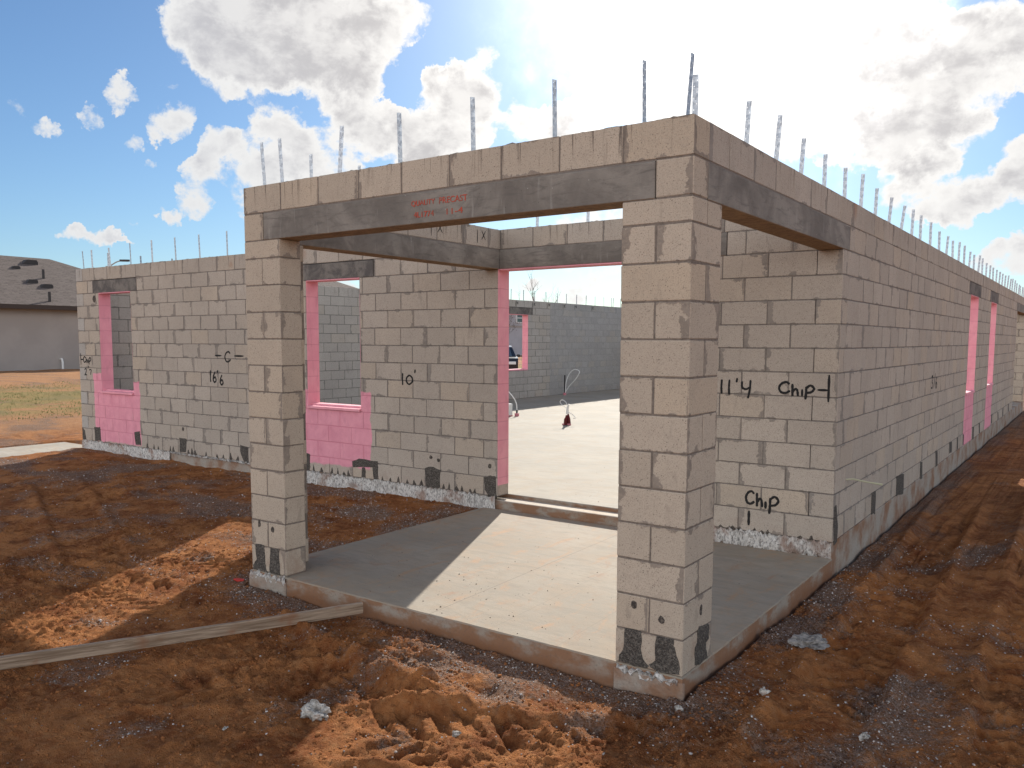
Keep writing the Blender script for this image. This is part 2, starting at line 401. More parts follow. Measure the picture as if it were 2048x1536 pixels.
T8 = .2032
HOUSE = thing('block_house', 'unfinished roofless house of grey concrete block with an open entry porch and pink window surrounds', 'house')
Wn = dict(w1=(-11.47, -10.535), w2=(-6.49, -5.535), door=(-3.476, -1.2192), r1=(11.18, 12.24), r2=(14.2, 15.2), b1=(15.1, 16.28))
ZS, ZH = H0 + 4 * C_, H0 + 12 * C_         # sill and head
PKF = [(-11.72, -11.46, .15, 1.27), (-11.62, -10.37, .16, ZS + .02), (-10.55, -10.37, .2, 1.17),
       (-6.57, -6.48, .27, 1.19), (-6.55, -5.38, .25, ZS + .02), (-5.55, -5.37, .34, 1.19)]
PKR = [(Wn['r1'][0] - .1, Wn['r1'][1] - .05, -.02, ZS + .02), (Wn['r2'][0] - .1, Wn['r2'][1] - .02, -.02, ZS + .02)]
M_front = block_material('block_front', pink=PKF, plane='y')
M_side = block_material('block_side', pink=PKR, plane='x', base=(.465, .402, .338), mortar=(.225, .20, .18))
M_plain = block_material('block_plain', base=(.43, .40, .365), mortar=(.20, .19, .175), smear=.5)
M_smooth = block_material('block_struck', base=(.38, .37, .355), mortar=(.33, .32, .31), smear=2.2)
M_pier = block_material('block_pier', base=(.50, .42, .335), mortar=(.225, .188, .158), smear=1.05)

RW = rows(H0)
# front wall of the house, bonded to the side wall at x=0
wall('wall', 0, -L, 0, D, D + T8, RW,
     [(*Wn['w1'], ZS, ZH), (*Wn['w2'], ZS, ZH), (*Wn['door'], 0, ZH), (-3.67, -.98, ZH + .01, ZH + C_ - .01),
      (-11.64, -10.35, ZH + .01, ZH + C_ - .01), (-6.70, -5.30, ZH + .01, ZH + C_ - .01), (-3.658, -3.455, ZH, ZT + 1)],
     M_front, HOUSE, own0=(0, T8), own1=(0, T8), label='front wall with two pink-painted window openings and the doorway')
# long side wall and the top course of the beams running on from it
YE, YB = 20.1, 23.5
wall('wall', 1, D, YE, -T8, 0, RW[:13], [(Wn['r1'][0], Wn['r1'][1], ZS, ZH), (Wn['r2'][0], Wn['r2'][1], ZS, ZH),
      (D - 1, 3.29, ZH, ZH + C_ - .01), (10.95, 12.5, ZH + .01, ZH + C_ - .01), (13.97, 15.45, ZH + .01, ZH + C_ - .01), (YE - .2, YE + 1, ZH, ZH + C_ - .01)],
     M_side, HOUSE, own0=(T8, 0), start0=0, label='long side wall with two narrow pink window openings')
wall('bond_course', 1, 0, YB, -T8, 0, [RW[13]], [], M_side, HOUSE, own0=(T8, T8), start0=1)
wall('bond_course', 0, -3.658, 0, 0, T8, [RW[13]], [], M_pier, HOUSE, start0=0)
wall('bond_course', 1, T8, D + T8, -3.658, -3.455, [RW[13]], [], M_front, HOUSE, start0=0)
# left side wall: crisp joints up to y=17.49, flush struck ones beyond
wall('wall', 1, D, 17.49, -L, -L + T8, RW, [(*Wn['b1'], ZS, ZH), (14.85, 16.53, ZH + .01, ZH + C_ - .01)], M_plain, HOUSE, own0=(T8, 0))
wall('wall', 1, 17.494, YB, -L, -L + T8, RW, [], M_smooth, HOUSE)
wall('wall', 0, -L, 0, YB, YB + T8, RW, [(-6.5, -4.2, ZS, ZH)], M_pier, HOUSE)

# piers of the porch
def pier(x0, name, label):
    """x0 = outer corner x; sgn gives the side of the back leg"""
    bl, co_ = [], []
    zs = [0.] + [k * C_ for k in range(1, 13)] + [ZH, ZH + C_]
    near = x0 == 0
    for k in range(14):
        z0, z1 = zs[k], zs[k + 1]; a, b = z0 + J, z1 - J
        full = (k % 2 == 0)
        xa, xb = (-HB, 0) if near else (-3.658, -3.2516)
        lx0, lx1 = (-T8, 0) if near else (-3.658, -3.455)
        if k == 13:                        # the lintel sits in this course: only the corner block shows
            if near: bl += [(-T8 - .008, 0, 0, T8 - .004, a, b)]; co_ += [(-T8, -.0035, .0035, T8 - .006, z0, z1)]
            else: bl += [(-3.658, -3.44, 0, T8 - .004, a, b), (-3.658, -3.455, T8 + J, .3, a, b)]; co_ += [(-3.6545, -3.445, .0035, T8 - .006, z0, z1)]
            continue
        if full:
            bl += [(xa, xb, 0, T8 - J, a, b), (lx0, lx1, T8 + J, HB, a, b)]
        elif near:
            bl += [(xa, -T8 - J, 0, T8, a, b), (-T8 + J, 0, 0, HB, a, b)]
        else:
            bl += [(xa, xa + T8 - J, 0, HB, a, b), (xa + T8 + J, xb, 0, T8, a, b)]
        g = .0035
        co_ += [(xa + g, xb - g, g, T8 - g, z0, z1), (lx0 + g, lx1 - g, T8 - g, HB - g, z0, z1)]
    return build_blocks('pier', bl, co_, M_pier, HOUSE, label=label)
pier(0, 'pier', 'near corner pier of the porch')
pier(1, 'pier', 'far left pier of the porch')

# ------------------------------------------------------------------ lintels
M_lint, t, b = mat('lintel_concrete', .82, spec=.25)
P = t.new('ShaderNodeTexCoord').outputs['Object']
c = t.mix(t.ss(t.noise(P, 2.2, 5, .65, .5), .35, .68), (.150, .134, .118), (.262, .238, .208))
c = t.mix(t.ss(t.noise(t.scale(P, (1, 1, 5)), 4, 5, .75, .8), .48, .68, 0., .6), c, (.11, .10, .09)); c = t.mix(t.ss(t.noise(t.scale(P, (6, 6, .6)), 2.4, 4, .7), .6, .7, 0., .4), c, (.36, .34, .31))
c = t.mix(t.ss(t.vor(P, 26), .075, .03), c, (.05, .045, .04)); c = t.mix(t.ss(t.vor(P, 17), .05, .03, 0., .8), c, (.5, .48, .45))
c = t.mix(t.ss(t.noise(P, 120, 2, .8), .55, .8, 0., .35), c, (.08, .075, .07))
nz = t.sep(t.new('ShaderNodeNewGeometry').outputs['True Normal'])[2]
streaks = t.noise(t.scale(P, (1.5, 1.5, 20)), 14, 4, .7, .6)
und_bounce = t.mix(t.ss(streaks, .35, .65), (.30, .20, .11), (.19, .125, .075))      # brown bounce light painted into the underside colour
c = t.mix(t.ss(nz, -.5, -.9), c, und_bounce)
t.put(b.inputs['Base Color'], c); t.put(b.inputs['Normal'], t.bump(t.math('ADD', t.noise(P, 60, 4, .7), t.ss(t.vor(P, 26), .03, .08)), .003, .7))
M_dark, t, b = mat('patched_lintel', .9, spec=.2)
P = t.new('ShaderNodeTexCoord').outputs['Object']
c = t.mix(t.ss(t.noise(P, 5, 5, .7, .6), .38, .62), (.105, .095, .09), (.20, .18, .16))
c = t.mix(t.ss(t.noise(P, 90, 2, .8), .5, .75, 0., .5), c, (.05, .046, .042))
t.put(b.inputs['Base Color'], c); t.put(b.inputs['Normal'], t.bump(t.noise(P, 45, 5, .7), .006, .8))
G = .002
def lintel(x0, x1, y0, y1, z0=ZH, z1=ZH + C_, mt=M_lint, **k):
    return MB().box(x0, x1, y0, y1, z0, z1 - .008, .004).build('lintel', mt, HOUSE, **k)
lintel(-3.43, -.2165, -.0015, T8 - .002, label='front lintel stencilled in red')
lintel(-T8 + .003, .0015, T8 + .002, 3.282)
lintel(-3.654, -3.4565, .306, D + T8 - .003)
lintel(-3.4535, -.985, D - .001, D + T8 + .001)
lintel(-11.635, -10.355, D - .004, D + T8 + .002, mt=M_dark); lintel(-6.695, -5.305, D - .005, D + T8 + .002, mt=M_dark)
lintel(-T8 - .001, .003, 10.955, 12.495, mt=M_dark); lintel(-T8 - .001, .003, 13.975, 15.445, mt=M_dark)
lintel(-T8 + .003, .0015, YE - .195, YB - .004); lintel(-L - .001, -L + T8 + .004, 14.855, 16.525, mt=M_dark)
# mortar bed under the bond course over each lintel
M_mort, t, b = mat('mortar', .95)
P = t.new('ShaderNodeTexCoord').outputs['Object']
t.put(b.inputs['Base Color'], t.mix(t.noise(P, 30, 4, .7), (.13, .115, .10), (.24, .21, .185))); t.put(b.inputs['Normal'], t.bump(t.noise(P, 70, 4), .004))
def mortar(x0, x1, y0, y1, z=None):
    z = z if z is not None else ZH + C_ - .008
    MB().box(x0, x1, y0, y1, z, z + .013).build('mortar_bed', M_mort, HOUSE)
mortar(-3.43, -.21, .004, T8 - .005); mortar(-T8 + .006, -.004, T8, 3.28); mortar(-3.65, -3.459, .306, D + .2)
mortar(-3.45, -.985, D + .004, D + T8 - .005); mortar(-T8 + .006, -.004, YE - .19, YB - .01)

def crumbs(p0, p1, wd, seed):
    rr = random.Random(seed); n = int(math.dist(p0, p1) / .03); vs = []; fs = []; h = 0
    nx_, ny_ = (p1[1]-p0[1]) / math.dist(p0, p1), -(p1[0]-p0[0]) / math.dist(p0, p1)
    for i in range(n + 1):
        f = i / n; x = p0[0] + (p1[0]-p0[0]) * f; y = p0[1] + (p1[1]-p0[1]) * f
        h = max(0, h * .55 + rr.uniform(-.004, .0055)); k = h if rr.random() < .75 else h + rr.uniform(0, .007)
        for e, g in ((-.5, -.01), (-.46, k), (0, k * rr.uniform(.6, 1.6)), (.46, k * rr.uniform(.5, 1.1)), (.5, -.01)):
            vs.append((x + nx_ * e * wd, y + ny_ * e * wd, ZT - .0015 + g))
    for i in range(n):
        for j in range(4): fs.append((i*5+j, (i+1)*5+j, (i+1)*5+j+1, i*5+j+1))
    MB().add(vs, fs).build('mortar_crust', M_mort, HOUSE)
crumbs((-3.64, .1), (-.005, .1), .19, 1); crumbs((-.1, .01), (-.1, YB), .19, 2); crumbs((-L + .01, D + .1), (-.2, D + .1), .19, 3); crumbs((-3.557, .2), (-3.557, D), .19, 4)

# ------------------------------------------------------------------ pink reveals and sills
M_pink, t, b = mat('pink_paint', .75, spec=.35)
P = t.new('ShaderNodeTexCoord').outputs['Object']
pz = t.sep(P)[2]
jn = t.math('ABSOLUTE', t.math('SUBTRACT', t.math('FRACT', t.math('DIVIDE', t.math('SUBTRACT', pz, H0), C_)), .5))
jm = t.ss(jn, .47, .492)
c = t.mix(t.ss(t.noise(P, 4, 4, .6), .3, .7), (.78, .345, .40), (.71, .29, .35))
c = t.mix(t.ss(t.noise(t.scale(P, (1, 1, .3)), 13, 4, .7), .5, .72, 0., .35), c, (.50, .20, .23)); c = t.mix(t.ss(t.noise(P, 2.3, 4), .5, .7, 0., .35), c, (.78, .42, .44))
c = t.mix(t.math('MULTIPLY', jm, .35), c, (.45, .16, .21)); c = t.mix(t.ss(t.vor(P, 60), .06, .03, 0., .6), c, (.3, .12, .15))
t.put(b.inputs['Base Color'], c)
t.put(b.inputs['Normal'], t.bump(t.math('ADD', t.noise(P, 120, 3, .7), t.math('MULTIPLY', jm, -1.5)), .002, .7))
E_ = .0025
def opening_y(x0, x1, wh, z0, sill=True, jl=True, jr=True):
    if jl: MB().box(x0 - .0005, x0 + E_, D + .002, D + T8 - .002, z0, ZH).build(wh + '_jamb', M_pink, HOUSE)
    if jr: MB().box(x1 - E_, x1 + .0005, D + .002, D + T8 - .002, z0, ZH).build(wh + '_jamb', M_pink, HOUSE)
    MB().box(x0 + .004, x1 - .004, D + .001, D + T8 - .001, ZH - .012, ZH - .0005).build(wh + '_head', M_pink, HOUSE)
    if sill:
        p = [(D - .028, ZS + .004), (D - .028, ZS + .034), (D + .06, ZS + .044), (D + .062, ZS + .062), (D + T8 + .01, ZS + .062), (D + T8 + .01, ZS + .004)]
        MB().prism(p, 0, x0 + .004, x1 - .004).build('window_sill', M_pink, HOUSE)
opening_y(*Wn['w1'], 'window', ZS); opening_y(*Wn['w2'], 'window', ZS)
opening_y(*Wn['door'], 'door', H0 + .12, sill=False)
def opening_x(y0, y1, xa, xb, outer):
    for q0, q1 in ((y0 - .0005, y0 + E_), (y1 - E_, y1 + .0005)):
        MB().box(xa + .002, xb - .002, q0, q1, ZS, ZH).build('window_jamb', M_pink, HOUSE)
    MB().box(xa + .001, xb - .001, y0 + .004, y1 - .004, ZH - .012, ZH - .0005).build('window_head', M_pink, HOUSE)
    a, c_ = (xa - .01, xb + .012) if outer > 0 else (xa - .028, xb + .01)
    MB().box(a, c_, y0 + .004, y1 - .004, ZS + .003, ZS + .045, .003).build('window_sill', M_pink, HOUSE)
opening_x(*Wn['r1'], -T8, 0, 1); opening_x(*Wn['r2'], -T8, 0, 1); opening_x(*Wn['b1'], -L, -L + T8, -1)

# ------------------------------------------------------------------ slabs
def slab_material(name, tint, stain):
    mt, t, b = mat(name, .85, spec=.3)
    P = t.new('ShaderNodeTexCoord').outputs['Object']; X, Y, Z = t.sep(P)
    c = t.mix(t.ss(t.noise(P, .9, 5, .6), .35, .65), tint, tuple(q * .82 for q in tint)); c = t.mix(t.ss(t.noise(P, 3.3, 6, .7, .5), .4, .7, 0., .5), c, (tint[0] * .95, tint[1] * .8, tint[2] * .66))
    c = t.mix(t.ss(t.noise(t.scale(P, (2.2, .8, 1)), 2.6, 6, .72, .6), .52, .72, 0., stain), c, (.36, .22, .125))
    c = t.mix(t.ss(t.noise(t.scale(P, (1.3, .6, 1)), 2.3, 6, .75, .8), .56, .72, 0., stain * .8), c, (.30, .17, .10))
    c = t.mix(t.ss(t.noise(t.scale(P, (1., 3., 1)), 22, 4, .75, .8), .5, .72, 0., .35), c, tuple(q * .62 for q in tint))
    c = t.mix(t.ss(t.noise(t.scale(P, (.8, 5, 1)), 7, 5, .7, 1), .55, .75, 0., .3), c, tuple(q * .7 for q in tint))
    c = t.mix(t.ss(t.noise(P, 170, 2, .8), .56, .8, 0., .35), c, (.14, .12, .10))
    c = t.mix(t.ss(t.noise(t.scale(P, (.6, 2.2, 1)), 4.5, 6, .75, .9), .44, .66, 0., .55), c, tuple(q * .66 for q in tint))
    sp = t.math('MULTIPLY', t.ss(t.vor(P, 17), .06, .04), t.ss(t.noise(P, 1.6, 2), .5, .6))
    c = t.mix(sp, c, (.06, .05, .045))
    if name == 'porch_concrete':                              # tooled joints across the porch
        g = None
        for x0, k in ((-1.80, .022), (-1.30, .022), (-.80, .022)):
            dd = t.math('ABSOLUTE', t.math('ADD', t.math('ADD', X, -x0), t.math('MULTIPLY', Y, k)))
            q = t.ss(dd, .0045, .0015, 0., 1. if x0 < -1.5 else .35); g = q if g is None else t.math('MAXIMUM', g, q)
        c = t.mix(t.math('MULTIPLY', g, .75), c, (.15, .12, .09))
    N = t.sep(t.new('ShaderNodeNewGeometry').outputs['True Normal'])
    vert = t.ss(N[2], .7, .3)
    ed = t.mix(t.ss(t.noise(t.scale(P, (1, 1, 2)), 3.2, 4, .65), .36, .56), (.30, .26, .215), (.24, .13, .075))
    ed = t.mix(t.ss(t.math('ADD', Z, t.math('MULTIPLY', t.noise(P, 5, 3), .08)), .0, -.09, 0., .8), ed, (.20, .09, .042)); ed = t.mix(t.ss(t.noise(P, 60, 3), .5, .8, 0., .5), ed, (.12, .09, .07))
    c = t.mix(vert, c, ed)
    t.put(b.inputs['Base Color'], c)
    h = t.math('ADD', t.noise(P, 55, 5, .7), t.math('MULTIPLY', t.noise(P, 9, 3), .8))
    t.put(b.inputs['Normal'], t.bump(h, .0035, .6)); return mt
M_porch = slab_material('porch_concrete', (.315, .27, .212), 1.)
M_floor = slab_material('floor_concrete', (.34, .312, .262), .22)
def rough_slab(name, x0, x1, y0, y1, z0, z1, mt, seg, amp):
    """a slab whose arrises wander a little"""
    def edge(p0, p1, nrm):
        n = max(2, int(math.dist(p0, p1) / seg)); r = []
        for i in range(n):
            f = i / n; k = amp * (math.sin(i * 1.7) * .4 + random.uniform(-.6, .6)) if i else 0
            r.append((p0[0] + (p1[0]-p0[0]) * f + nrm[0] * k, p0[1] + (p1[1]-p0[1]) * f + nrm[1] * k))
        return r
    o = edge((x0, y0), (x1, y0), (0, 1)) + edge((x1, y0), (x1, y1), (1, 0)) + edge((x1, y1), (x0, y1), (0, 1)) + edge((x0, y1), (x0, y0), (1, 0))
    n = len(o); cx, cy = (x0+x1)/2, (y0+y1)/2; mb = MB(); e = .006
    vs = [(x, y, z0) for x, y in o] + [(x, y, z1 - e * random.uniform(.7, 1.8)) for x, y in o]
    vs += [(x + (e if x < cx else -e) * 1.2, y + (e if y < cy else -e) * 1.2, z1) for x, y in o]
    fs = [(i, (i+1) % n, (i+1) % n + n, i + n) for i in range(n)] + [(i + n, (i+1) % n + n, (i+1) % n + 2*n, i + 2*n) for i in range(n)]
    fs.append(tuple(range(2*n, 3*n)))
    mb.add(vs, fs); return mb.build(name, mt, HOUSE)
rough_slab('porch_slab', -3.662, .004, -.006, D + .004, -.5, -.0015, M_porch, .07, .004)
rough_slab('floor_slab', -L + T8, -T8, D + T8 + .003, YB, -.1, H0 - .001, M_floor, .12, .002)
# footing under the block walls, outside face just behind the blocks
M_foot, t, b = mat('footing_concrete', .95)
P = t.new('ShaderNodeTexCoord').outputs['Object']
c = t.mix(t.ss(t.noise(P, 3, 4, .6), .4, .65), (.34, .30, .255), (.25, .14, .085)); c = t.mix(t.ss(t.noise(P, 60, 3, .7), .5, .75, 0., .5), c, (.12, .10, .085))
t.put(b.inputs['Base Color'], c); t.put(b.inputs['Normal'], t.bump(t.noise(P, 25, 5, .7), .01))
def foot(x0, x1, y0, y1, z1, mt=None): MB().box(x0, x1, y0, y1, -.5, z1, .006).build('footing', mt or M_foot, HOUSE)
foot(-L + .0, -3.664, D + .012, D + T8, H0 - .001); foot(-1.2, -.004, D + .012, D + T8, H0 - .001)
foot(-T8 + .003, .004, D + T8 + .004, YB + .2, H0 - .002); foot(-L, -L + T8 - .003, D + T8 + .004, YB + .2, H0 - .002)
foot(-3.664, -1.2, D + .02, D + T8 - .003, .093, slab_material('threshold_concrete', (.48, .43, .36), .5))              # lowered threshold of the doorway
foot(-.41, .014, -.018, .012, -.03); foot(-3.68, -3.24, -.022, .012, -.035)
# white rough-cast scraped over the footing
M_white, t, b = mat('white_slurry', .95)
P = t.new('ShaderNodeTexCoord').outputs['Object']
n_ = t.noise(t.scale(P, (1, 1, .5)), 60, 5, .8, .5)
c = t.mix(t.ss(n_, .38, .55), (.20, .185, .17), (.72, .69, .65)); c = t.mix(t.ss(t.noise(P, 4, 3), .52, .68, 0., .7), c, (.27, .15, .10)); c = t.mix(t.ss(t.noise(P, 7, 3), .55, .72, 0., .4), c, (.22, .20, .18))
t.put(b.inputs['Base Color'], c); t.put(b.inputs['Normal'], t.bump(n_, .02, 1))
def slurry(x0, x1, y, zt, zb, seed, fade=None):
    rr = random.Random(seed); n = int((x1 - x0) / .018); vs = []; fs = []
    for i in range(n + 1):
        x = x0 + (x1 - x0) * i / n
        top = zt + rr.uniform(-.022, .014); bot = zb + rr.uniform(-.02, .035)
        if fade and fade[0] < x < fade[1]: bot = zt - .02 + rr.uniform(-.015, .01)
        for j in range(5):
            f = j / 4; vs.append((x, y - .003 - (0 if j in (0,) else rr.uniform(.003, .017)), bot + (top - bot) * f))
        vs.append((x, y + .02, top)); 
    for i in range(n):
        for j in range(5): fs.append((i*6+j, (i+1)*6+j, (i+1)*6+j+1, i*6+j+1))
    MB().add(vs, fs).build('slurry_band', M_white, HOUSE)
slurry(-L, -3.50, D, H0 - .002, -.14, 3, fade=(-9.6, -7.0)); slurry(-1.2, -.003, D, H0 + .004, -.02, 4)
slurry(-3.66, -3.24, -.006, -.005, -.09, 5); slurry(-.39, -.02, -.006, -.012, -.06, 6)

# ------------------------------------------------------------------ wet grout patches, weep holes, soot marks
M_grout, t, b = mat('rough_grout', .95)
P = t.new('ShaderNodeTexCoord').outputs['Object']
c = t.mix(t.ss(t.noise(P, 85, 3, .75), .4, .66), (.055, .048, .042), (.16, .14, .12)); t.put(b.inputs['Base Color'], c)
t.put(b.inputs['Normal'], t.bump(t.vor(P, 110), .008, 1))
def patch(poly, plane, pos, out, name='grout_patch', mt=None, dep=.006, sub=3, amp=.006, **tags):
    """irregular rough patch standing proud of a wall: plane 'y' -> poly (x,z) at y=pos; 'x' -> poly (y,z) at x=pos"""
    pts = []
    n = len(poly)
    for i in range(n):
        a, b_ = Vector(poly[i]), Vector(poly[(i+1) % n])
        for k in range(sub): pts.append(a.lerp(b_, k / sub) + Vector((random.uniform(-amp, amp), random.uniform(-amp, amp))))
    c = sum(pts, Vector((0, 0))) / len(pts); m_ = len(pts); vs = []; rings = ((1, 0), (.97, .6), (.7, 1), (.35, 1.1))
    def P3(p, d):
        w_ = pos + out * d
        return (p.x, w_, p.y) if plane == 'y' else (w_, p.x, p.y)
    for f, d in rings:
        for p in pts: vs.append(P3(c + (p - c) * f, d * dep * random.uniform(.7, 1.2) if d else -.003))
    vs.append(P3(c, dep)); fs = []
    for r_ in range(len(rings) - 1):
        for i in range(m_): fs.append((r_*m_+i, r_*m_+(i+1) % m_, (r_+1)*m_+(i+1) % m_, (r_+1)*m_+i))
    for i in range(m_): fs.append(((len(rings)-1)*m_+i, (len(rings)-1)*m_+(i+1) % m_, len(rings)*m_))
    return MB().add(vs, fs).build(name, mt or M_grout, HOUSE, **tags)
for q in ([(-.348,.208),(-.25,.208),(-.239,.05),(-.189,.016),(-.231,.0),(-.385,.0),(-.389,.024),(-.357,.08)],
          [(-.157,.2),(-.054,.206),(-.049,.156),(-.012,.047),(-.015,.006),(-.159,-.0),(-.2,.024),(-.161,.064)],
          [(-3.614,.208),(-3.508,.217),(-3.494,.069),(-3.479,0),(-3.652,0),(-3.64,.045),(-3.599,.09)],
          [(-3.433,.205),(-3.33,.205),(-3.319,.004),(-3.441,0),(-3.446,.089)]): patch(q, 'y', 0, -1)
patch([(.211,.231),(.367,.207),(.364,.118),(.321,.103),(.356,.0),(.243,-.0),(.165,.015),(.159,.118),(.199,.139)], 'x', 0, 1)
for q in ([(-12.145,.34),(-12.06,.29),(-12.02,.14),(-12.148,.14)],[(-11.762,.377),(-11.566,.384),(-11.559,.156),(-11.746,.142)],[(-10.559,.366),(-10.403,.388),(-10.373,.168),(-10.536,.168)],
          [(-9.347,.364),(-9.162,.361),(-9.184,.154),(-9.351,.145)],[(-7.91,.363),(-7.722,.349),(-7.731,.119),(-7.833,.143),(-7.897,.258)],[(-6.561,.367),(-6.463,.355),(-6.478,.139),(-6.559,.132)],
          [(-5.702,.33),(-5.579,.369),(-5.261,.368),(-5.251,.29),(-5.689,.253)],[(-5.35,.3),(-5.255,.3),(-5.251,.145),(-5.33,.142)],[(-5.53,.27),(-5.47,.27),(-5.462,.14),(-5.542,.14)],
          [(-4.52,.351),(-4.432,.383),(-4.276,.355),(-4.282,.148),(-4.493,.125)],[(-3.658,.327),(-3.573,.361),(-3.493,.352),(-3.488,.121),(-3.562,.095),(-3.647,.189)]): patch(q, 'y', D, -1)
for q in ([(3.10,.44),(3.17,.452),(3.242,.249),(3.236,.112),(3.135,.098),(3.09,.292)],[(4.516,.355),(4.695,.337),(4.706,.096),(4.528,.11)],[(5.709,.354),(6.146,.324),(6.175,.083),(5.738,.114)],[(7.172,.34),(7.342,.33),(7.38,.104),(7.215,.097)],
          [(8.344,.352),(8.505,.346),(8.575,.12),(8.415,.118)],[(9.587,.349),(9.861,.334),(9.888,.164),(9.645,.178)],[(11.07,.33),(11.16,.33),(11.2,.15),(11.1,.145)],[(12.28,.347),(12.454,.346),(12.507,.119),(12.331,.121)],
          [(13.187,.343),(13.33,.347),(13.419,.149),(13.275,.148)],[(15.3,.354),(15.42,.35),(15.47,.167),(15.33,.163)],[(16.507,.318),(16.675,.314),(16.743,.13),(16.607,.134)],[(17.6,.33),(17.75,.33),(17.8,.14),(17.65,.14)],
          [(18.906,.343),(19.064,.352),(19.187,.154),(19.023,.154)],[(10.4,.34),(10.5,.34),(10.55,.15),(10.42,.15)]): patch(q, 'x', 0, 1)
M_soot, t, b = mat('black_spray', .8, (.016, .015, .015))
M_sspot, t, b = mat('soot', .95)
P = t.new('ShaderNodeTexCoord').outputs['Object']
t.put(b.inputs['Base Color'], t.mix(t.ss(t.noise(P, 60, 3), .4, .7), (.045, .038, .033), (.15, .125, .105)))
def ell(cx, cz, rx, rz, n=10): return [(cx + rx * math.cos(i * 6.2832 / n), cz + rz * math.sin(i * 6.2832 / n)) for i in range(n)]
for x, z, rx, rz, p, pos, o_ in ((-.296,.352,.019,.024,'y',0,-1),(-.128,.296,.019,.024,'y',0,-1),(.243,.313,.02,.034,'x',0,1),(-3.56,.379,.019,.03,'y',0,-1),(-3.4,.353,.019,.024,'y',0,-1),
                    (-9.245,.5,.03,.03,'y',D,-1),(-4.42,.487,.026,.022,'y',D,-1),(-4.308,.46,.026,.024,'y',D,-1),(-3.579,.46,.024,.026,'y',D,-1),(-11.60,2.48,.05,.06,'y',D,-1)):
    patch(ell(x, z, rx, rz), p, pos, o_, 'weep_hole', M_sspot, .0025, 1, .004)
def drip_marks(us, z0, h, wd):
    for u in us:
        hh = h * random.uniform(.6, 1.3); ww = wd * random.uniform(.7, 1.2); z = z0 - .016; k = random.uniform(-.35, .35) * ww
        patch([(u - ww, z), (u - ww * .5 + k, z + hh * .62), (u + k, z + hh), (u + ww * .5 + k, z + hh * .55), (u + ww, z)], 'y', D, -1, 'soot_mark', M_sspot, .002, 2, .004)
drip_marks([-10.198,-10.027,-9.901,-9.591,-9.502,-9.12,-9.035,-8.95,-8.693,-8.434,-8.289,-8.111,-7.97], H0 + .02, .085, .035)
drip_marks([-6.402,-6.256,-6.068,-5.955,-5.843,-5.76,-5.186,-5.058,-4.932,-4.783,-4.673,-4.564,-4.235,-4.155,-4.042,-3.964,-3.842,-3.787], H0 + .02, .075, .03)
drip_marks([-.958,-.898,-.854,-.789,-.667,-.60,-.547,-.389,-.271,-.169], H0 + .012, .035, .03)
# spray-can lettering ------------------------------------------------
GL = {'C': [[(.85,.80),(.60,.98),(.25,.85),(.05,.5),(.2,.12),(.55,.05),(.9,.25)]],
 'h': [[(.1,1.0),(.12,.5),(.15,.05)],[(.15,.35),(.45,.6),(.7,.5),(.8,.05)]], 'i': [[(.5,.6),(.5,.05)]],
 'p': [[(.15,.75),(.15,.3),(.1,-.35)],[(.15,.62),(.55,.85),(.9,.6),(.65,.3),(.2,.22)]],
 '1': [[(.5,1.),(.45,.5),(.5,0)]], "'": [[(.5,1.05),(.4,.72)]], '4': [[(.1,.95),(.12,.55),(.45,.42),(.8,.55)],[(.85,1.05),(.8,.4),(.65,-.2)]],
 '0': [[(.5,.85),(.15,.6),(.12,.25),(.45,.02),(.85,.25),(.85,.6),(.5,.85)]], '6': [[(.6,1.),(.25,.6),(.15,.25),(.45,0),(.8,.2),(.6,.5),(.25,.35)]],
 '2': [[(.1,.8),(.45,1.),(.75,.75),(.4,.3),(.1,.02),(.5,.08),(.9,.02)]], '7': [[(.05,.85),(.5,.95),(.9,.85),(.7,.4),(.55,0)]],
 '3': [[(.1,.9),(.6,1.),(.75,.75),(.4,.52),(.8,.35),(.6,.02),(.1,.1)]], '/': [[(.8,1.),(.2,0)]], '-': [[(.0,.5),(1.,.5)]], '|': [[(.5,1.1),(.5,-.1)]],
 'X': [[(.1,1.),(.9,0)],[(.9,1.),(.1,0)]], 'N': [[(.1,0),(.1,1.)],[(.1,1.),(.8,.1)],[(.8,.0),(.8,1.)]], 'K': [[(.1,1.1),(.1,-.3)],[(.8,.9),(.25,.5),(.85,.0)]], ' ': []}
def smooth(p, n=5):
    if len(p) < 3: return [tuple(Vector(p[0]).lerp(Vector(p[1]), i / 4)) for i in range(5)]
    q = [Vector(p[0])] + [Vector(a) for a in p] + [Vector(p[-1])]; o = []
    for i in range(1, len(q) - 2):
        for k in range(n):
            f = k / n; a, b_, c, d_ = q[i-1], q[i], q[i+1], q[i+2]
            o.append(tuple(.5 * ((2*b_) + (c-a)*f + (2*a-5*b_+4*c-d_)*f*f + (-a+3*b_-3*c+d_)*f**3)))
    o.append(tuple(q[-2])); return o
def spray(items, plane, pos, out, rad, label=None, name='spray_lettering'):
    """items: (char, u0, z0, width, height)"""
    mb = MB()
    for ch, u0, z0, ww, hh in items:
        for st in GL[ch]:
            pts = [(u0 + a * ww, z0 + b_ * hh) for a, b_ in smooth(st)]
            w_ = pos + out * .0015
            P3 = [(a, w_, b_) if plane == 'y' else (w_, a, b_) for a, b_ in pts]
            k = len(P3); rr = [rad * (.6 if i in (0, k-1) else random.uniform(.85, 1.15)) for i in range(k)]
            mb.tube(P3, rr, 8, ((0, 1, 0) if plane == 'y' else (1, 0, 0), .16))
    return mb.build(name, M_soot, HOUSE, **({'label': label} if label else {}))
spray([('1',-1.03,1.35,.07,.13),('1',-.96,1.345,.07,.135),("'",-.885,1.37,.06,.12),('4',-.82,1.345,.10,.13)], 'y', D, -1, .0095, 'black sprayed dimension 11 feet 4')
